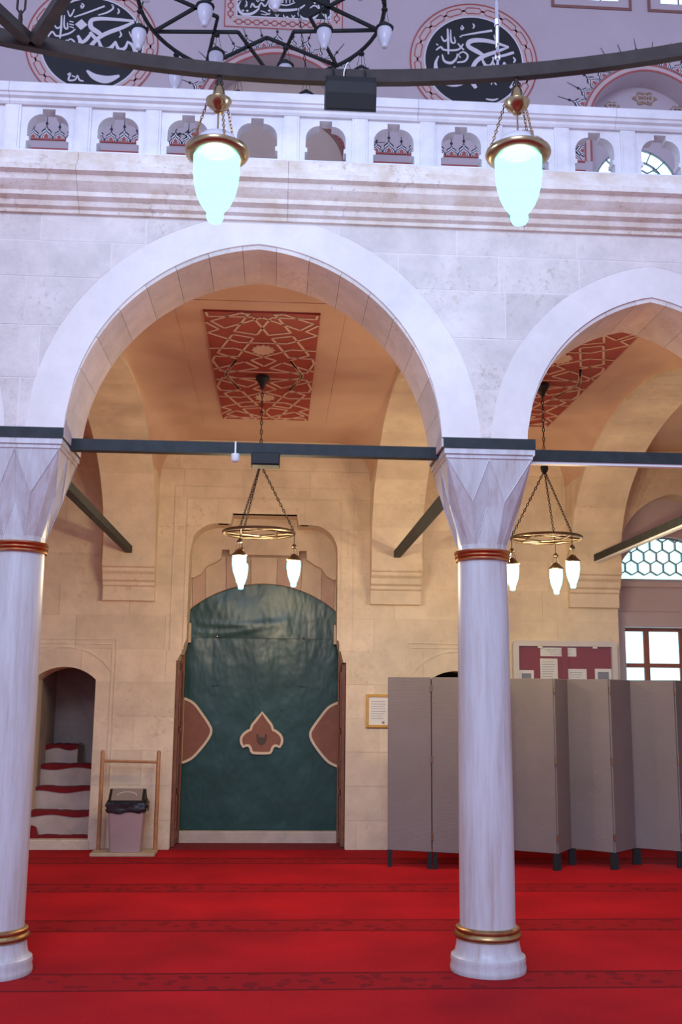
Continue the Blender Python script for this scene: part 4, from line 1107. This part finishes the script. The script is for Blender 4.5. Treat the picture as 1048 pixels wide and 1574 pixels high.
# ------------------------------------------------------------------ small upper ring chandelier
uc = thing('star_ring_chandelier', 'dark iron ring chandelier with star bars and unlit lamps in the gallery', 'chandelier', (-.26, 9.0, 8.12))
ux, uy, uz, ur = -.26, 9.0, 8.12, 1.175
mb = MB(); mb.tube([(ux+ur*math.cos(2*PI*k/64), uy+ur*math.sin(2*PI*k/64), uz) for k in range(64)], .020, 8, closed=True); mb.build('ring', 'iron', uc, smooth=True)
an = lambda k: math.radians(90-(5+36*k))
for s_ in (0, 1):
    for k in range(5):
        a0, a1, a2 = an(2*k+s_), an(2*k+s_+1), an(2*k+s_+2)
        p = lambda r, a: (ux+r*math.cos(a), uy+r*math.sin(a), uz)
        mb = MB(); mb.bar(p(ur, a0), p(.47, a1), .028, .028); mb.bar(p(.47, a1), p(ur, a2), .028, .028); mb.build('star_bar', 'iron', uc)
for k in range(10):
    a = an(k-.5); small_lamp(uc, ux+ur*math.cos(a), uy+ur*math.sin(a), uz-.05, False, 1.2, 0, chain=.16)
for k in range(5):
    a = an(2*k+.5); small_lamp(uc, ux+.60*math.cos(a), uy+.60*math.sin(a), uz-.06, False, 1.2, 0, chain=.16)
for k in (1, 3, 6, 8):
    a = an(k-.5)
    mb = MB(); mb.chain((ux+ur*math.cos(a), uy+ur*math.sin(a), uz), (ux+.1*math.cos(a), uy+.1*math.sin(a), uz+2.6), .06, .004, .012); mb.build('chain', 'iron', uc)
mb = MB(); mb.tube([(ux, uy, uz+2.6), (ux, uy, 12.0)], .012, 6); mb.build('drop_rod', 'iron', uc)

# ------------------------------------------------------------------ furniture: folding screen
VX = [(1.114, 10.42), (1.53, 10.27), (1.96, 10.12), (2.27, 10.43), (2.716, 10.16), (2.95, 10.53), (3.288, 10.22), (3.61, 10.56), (3.985, 10.32), (4.24, 10.64), (4.58, 10.34)]
fs = thing('folding_screen', 'long grey fabric folding screen zigzagging behind the central column', 'screen', (2.7, 10.35, 0))
for i in range(len(VX)-1):
    a, b = Vector((*VX[i], 0)), Vector((*VX[i+1], 0)); d = (b-a).normalized(); nrm = Vector((d.y, -d.x, 0))
    if nrm.y > 0: nrm = -nrm
    a2, b2 = a+d*.005, b-d*.005; th = .011
    mb = MB(); z0, z1 = .155, 1.805; ch = .006
    V = []
    for z, k in ((z0, ch), (z0+ch, 0), (z1-ch, 0), (z1, ch)):
        for p, sg in ((a2, 1), (b2, 1), (b2, -1), (a2, -1)): V.append(p+nrm*(th-k)*sg+Vector((0, 0, z)))
    F = [(3, 2, 1, 0), (12, 13, 14, 15)]
    for j in range(3):
        for q in range(4): F.append((j*4+q, j*4+(q+1) % 4, j*4+4+(q+1) % 4, j*4+4+q))
    mb.add(V, F); pnl = mb.build('panel', 'fabric', fs)
    for p, e in ((a2+d*.022, d), (b2-d*.022, -d)):
        m2 = MB(); m2.bar(p+Vector((0, 0, 0)), p+Vector((0, 0, .157)), .040, .024); m2.build('leg', 'leg', pnl)
        # brass edge line on the front folds
    if i+1 < len(VX)-1:
        s_ = 1 if VX[i+1][1] < VX[i][1] else -1
        for z in (.30, 1.02, 1.70):
            m2 = MB(); q = b-Vector((0, .014*s_+.004, 0)); m2.tube([q+Vector((0, 0, z-.03)), q+Vector((0, 0, z+.03))], .008, 8); m2.build('hinge', 'brass', pnl)

# wooden stand and bin
ws = thing('wooden_stand', 'light wooden frame stand with crossbar around the waste bin', 'stand', (-1.5, 11.2, 0))
mb = MB(); mb.cbox(-1.83, -1.18, 11.02, 11.36, 0, .035, .006); mb.build('base_board', 'board', ws)
for x in (-1.785, -1.205):
    mb = MB(); mb.tube([(x, 11.28, .03), (x, 11.28, .5), (x, 11.28, 1.02), (x, 11.28, 1.035)], [.022, .022, .021, .010], 10); p_ = mb.build('post', 'lightwood', ws, smooth=True)
    mb = MB(); mb.tube([(x, 11.28, 1.005), (x-.02*(1 if x < -1.5 else -1), 11.262, 1.005)], .008, 6); mb.build('peg', 'lightwood', p_)
mb = MB(); mb.tube([(-1.785, 11.28, .925), (-1.205, 11.28, .915)], .014, 10); mb.build('crossbar', 'lightwood', ws, smooth=True)

bn = thing('waste_bin', 'mauve plastic swing lid waste bin with black liner on the wooden stand', 'bin', (-1.49, 11.18, .036))
def frus(mb, x0, x1, y0, y1, z0, X0_, X1_, Y0_, Y1_, z1, r=.025):
    def ring(a, b, c_, d_, z):
        P = []
        for cx_, cy_, s in ((b-r, d_-r, 0), (a+r, d_-r, 1), (a+r, c_+r, 2), (b-r, c_+r, 3)):
            for k in range(4): t_ = PI/2*(s+k/3); P.append((cx_+r*math.cos(t_), cy_+r*math.sin(t_), z))
        return P
    A, B = ring(x0, x1, y0, y1, z0), ring(X0_, X1_, Y0_, Y1_, z1); n = 16
    mb.add(A+B, [tuple(range(n-1, -1, -1)), tuple(range(n, 2*n))]+[(i, (i+1) % n, (i+1) % n+n, i+n) for i in range(n)])
mb = MB(); frus(mb, -1.645, -1.335, 11.08, 11.27, .036, -1.675, -1.305, 11.05, 11.30, .50); mb.build('body', 'bin', bn, smooth=True)
mb = MB(); rnd = random.Random(5); n = 40; V = []
for zi, (z, ex) in enumerate(((.425, .003), (.45, .012), (.475, .007), (.50, .013), (.525, .008))):
    for k in range(n):
        a = 2*PI*k/n; cx_, cy_ = -1.49, 11.175
        x = max(-.186, min(.186, .30*math.cos(a))); y = max(-.126, min(.126, .22*math.sin(a))); e = 1+(ex+rnd.uniform(-.006, .008))/.15
        V.append((cx_+x*e, cy_+y*e, z+rnd.uniform(-.01, .01)))
mb.add(V, [(r_*n+k, r_*n+(k+1) % n, (r_+1)*n+(k+1) % n, (r_+1)*n+k) for r_ in range(4) for k in range(n)])
mb.add([(-1.30, 11.06, .50), (-1.25, 11.06, .495), (-1.30, 11.07, .46)], [(0, 1, 2)]); mb.build('bag_liner', 'bag', bn, smooth='all')
mb = MB(); frus(mb, -1.685, -1.295, 11.04, 11.31, .51, -1.685, -1.295, 11.04, 11.31, .545); o_ = mb.build('lid_rim', 'black', bn, smooth=True)
for xa_ in (-1.672, -1.335): mb = MB(); mb.prism_x([(11.045, .545), (11.15, .652), (11.20, .652), (11.305, .545)], xa_, xa_+.027); mb.build('lid_cheek', 'black', o_)
mb = MB(); mb.prism_x([(11.05, .548), (11.148, .648), (11.165, .655), (11.185, .655), (11.202, .648), (11.30, .548)], -1.645, -1.335); o2 = mb.build('swing_lid', 'binlid', bn)
mb = MB(); mb.tube([(-1.49+.10*math.cos(a), 11.092+.035*math.sin(a), .590+.036*math.sin(a)) for a in [PI*k/12 for k in range(13)]], .004, 6); mb.build('lid_groove', 'silverframe', o2)

# notice board and papers
nb = thing('notice_board', 'glazed notice board with red felt above the folding screen', 'notice board', (3.2, YW-.03, 1.0))
def rrect(x0, x1, z0, z1, r, n=5):
    P = []
    for cx_, cz_, s in ((x1-r, z1-r, 0), (x0+r, z1-r, 1), (x0+r, z0+r, 2), (x1-r, z0+r, 3)):
        for k in range(n+1): t_ = PI/2*(s+k/n); P.append((cx_+r*math.cos(t_), cz_+r*math.sin(t_)))
    return P
mb = MB(); mb.holed(rrect(2.62, 3.795, 1.05, 2.245, .05), [rrect(2.685, 3.735, 1.11, 2.185, .01)], 11.45, YW-.004); mb.build('frame', 'silverframe', nb)
mb = MB(); mb.box(2.68, 3.74, 11.495, 11.51, 1.10, 2.19); mb.build('felt_back', 'felt', nb)
mb = MB(); mb.box(2.683, 3.737, 11.462, 11.465, 1.105, 2.187); mb.build('glass_front', 'glass', nb)
mb = MB(); mb.box(3.17, 3.235, 11.466, 11.474, 1.11, 2.185); mb.build('sliding_stile', 'felt', nb)
for x in (2.90, 3.52): mb = MB(); mb.box(x, x+.05, 11.455, 11.47, 2.165, 2.183); mb.build('clip', 'white', nb)
PAP = [('white banner sheet with script at the top of the notice board', 2.935, 3.34, 2.075, 2.172, 3),
       ('tall white sheet below the banner on the notice board', 2.93, 3.125, 1.75, 2.05, 0),
       ('sheet at the lower left of the notice board with grey photo', 2.69, 2.855, 1.66, 1.92, 1),
       ('plain white sheet right of the centre strip on the notice board', 3.24, 3.45, 1.66, 1.94, 0),
       ('sheet with grey picture at the right end of the notice board', 3.545, 3.73, 1.66, 1.945, 1)]
for lb, xa, xb, za, zb2, kind in PAP:
    t = thing('paper_notice', lb, 'paper', ((xa+xb)/2, 11.49, za), 'papers on the notice board')
    mb = MB(); mb.box(xa, xb, 11.490, 11.494, za, zb2); mb.build('sheet', 'paper', t)
    mb = MB(); rnd = random.Random(int(xa*100))
    if kind == 1: mb.box(xa+.03, xb-.03, 11.487, 11.4895, za+.05, zb2-.035)
    elif kind == 3:
        for r_ in range(3):
            z = zb2-.025-.024*r_; x = xa+.05+.03*r_; P = []
            while x < xb-.04: P.append((x, z+rnd.uniform(-.007, .007), rnd.uniform(.002, .005))); x += .018
            ribbon(mb, smoothline(P, 3), 11.487, 11.4895)
    else:
        for r_ in range(7): mb.box(xa+.02, xb-.02-rnd.random()*.05, 11.487, 11.4895, zb2-.04-.026*r_, zb2-.036-.026*r_)
    mb.build('print', 'ink', t)

pf = thing('picture_frame', 'small gilt framed certificate on the wall beside the screen', 'picture', (1.12, YW-.02, 1.28))
mb = MB(); mb.holed([(.995, 1.285), (1.27, 1.285), (1.27, 1.64), (.995, 1.64)], [[(1.022, 1.312), (1.243, 1.312), (1.243, 1.613), (1.022, 1.613)]], YW-.034, YW-.004); mb.build('frame', 'gold', pf)
mb = MB(); mb.box(1.018, 1.247, YW-.02, YW-.012, 1.308, 1.617); o_ = mb.build('certificate', 'paper', pf)
mb = MB(); rnd = random.Random(4)
for r_ in range(8): mb.box(1.05, 1.215-rnd.random()*.04, YW-.0215, YW-.020, 1.56-.026*r_, 1.564-.026*r_)
mb.prism([(1.17, 1.325), (1.195, 1.325), (1.195, 1.35), (1.17, 1.35)], YW-.0215, YW-.020); mb.build('print', 'ink', o_)
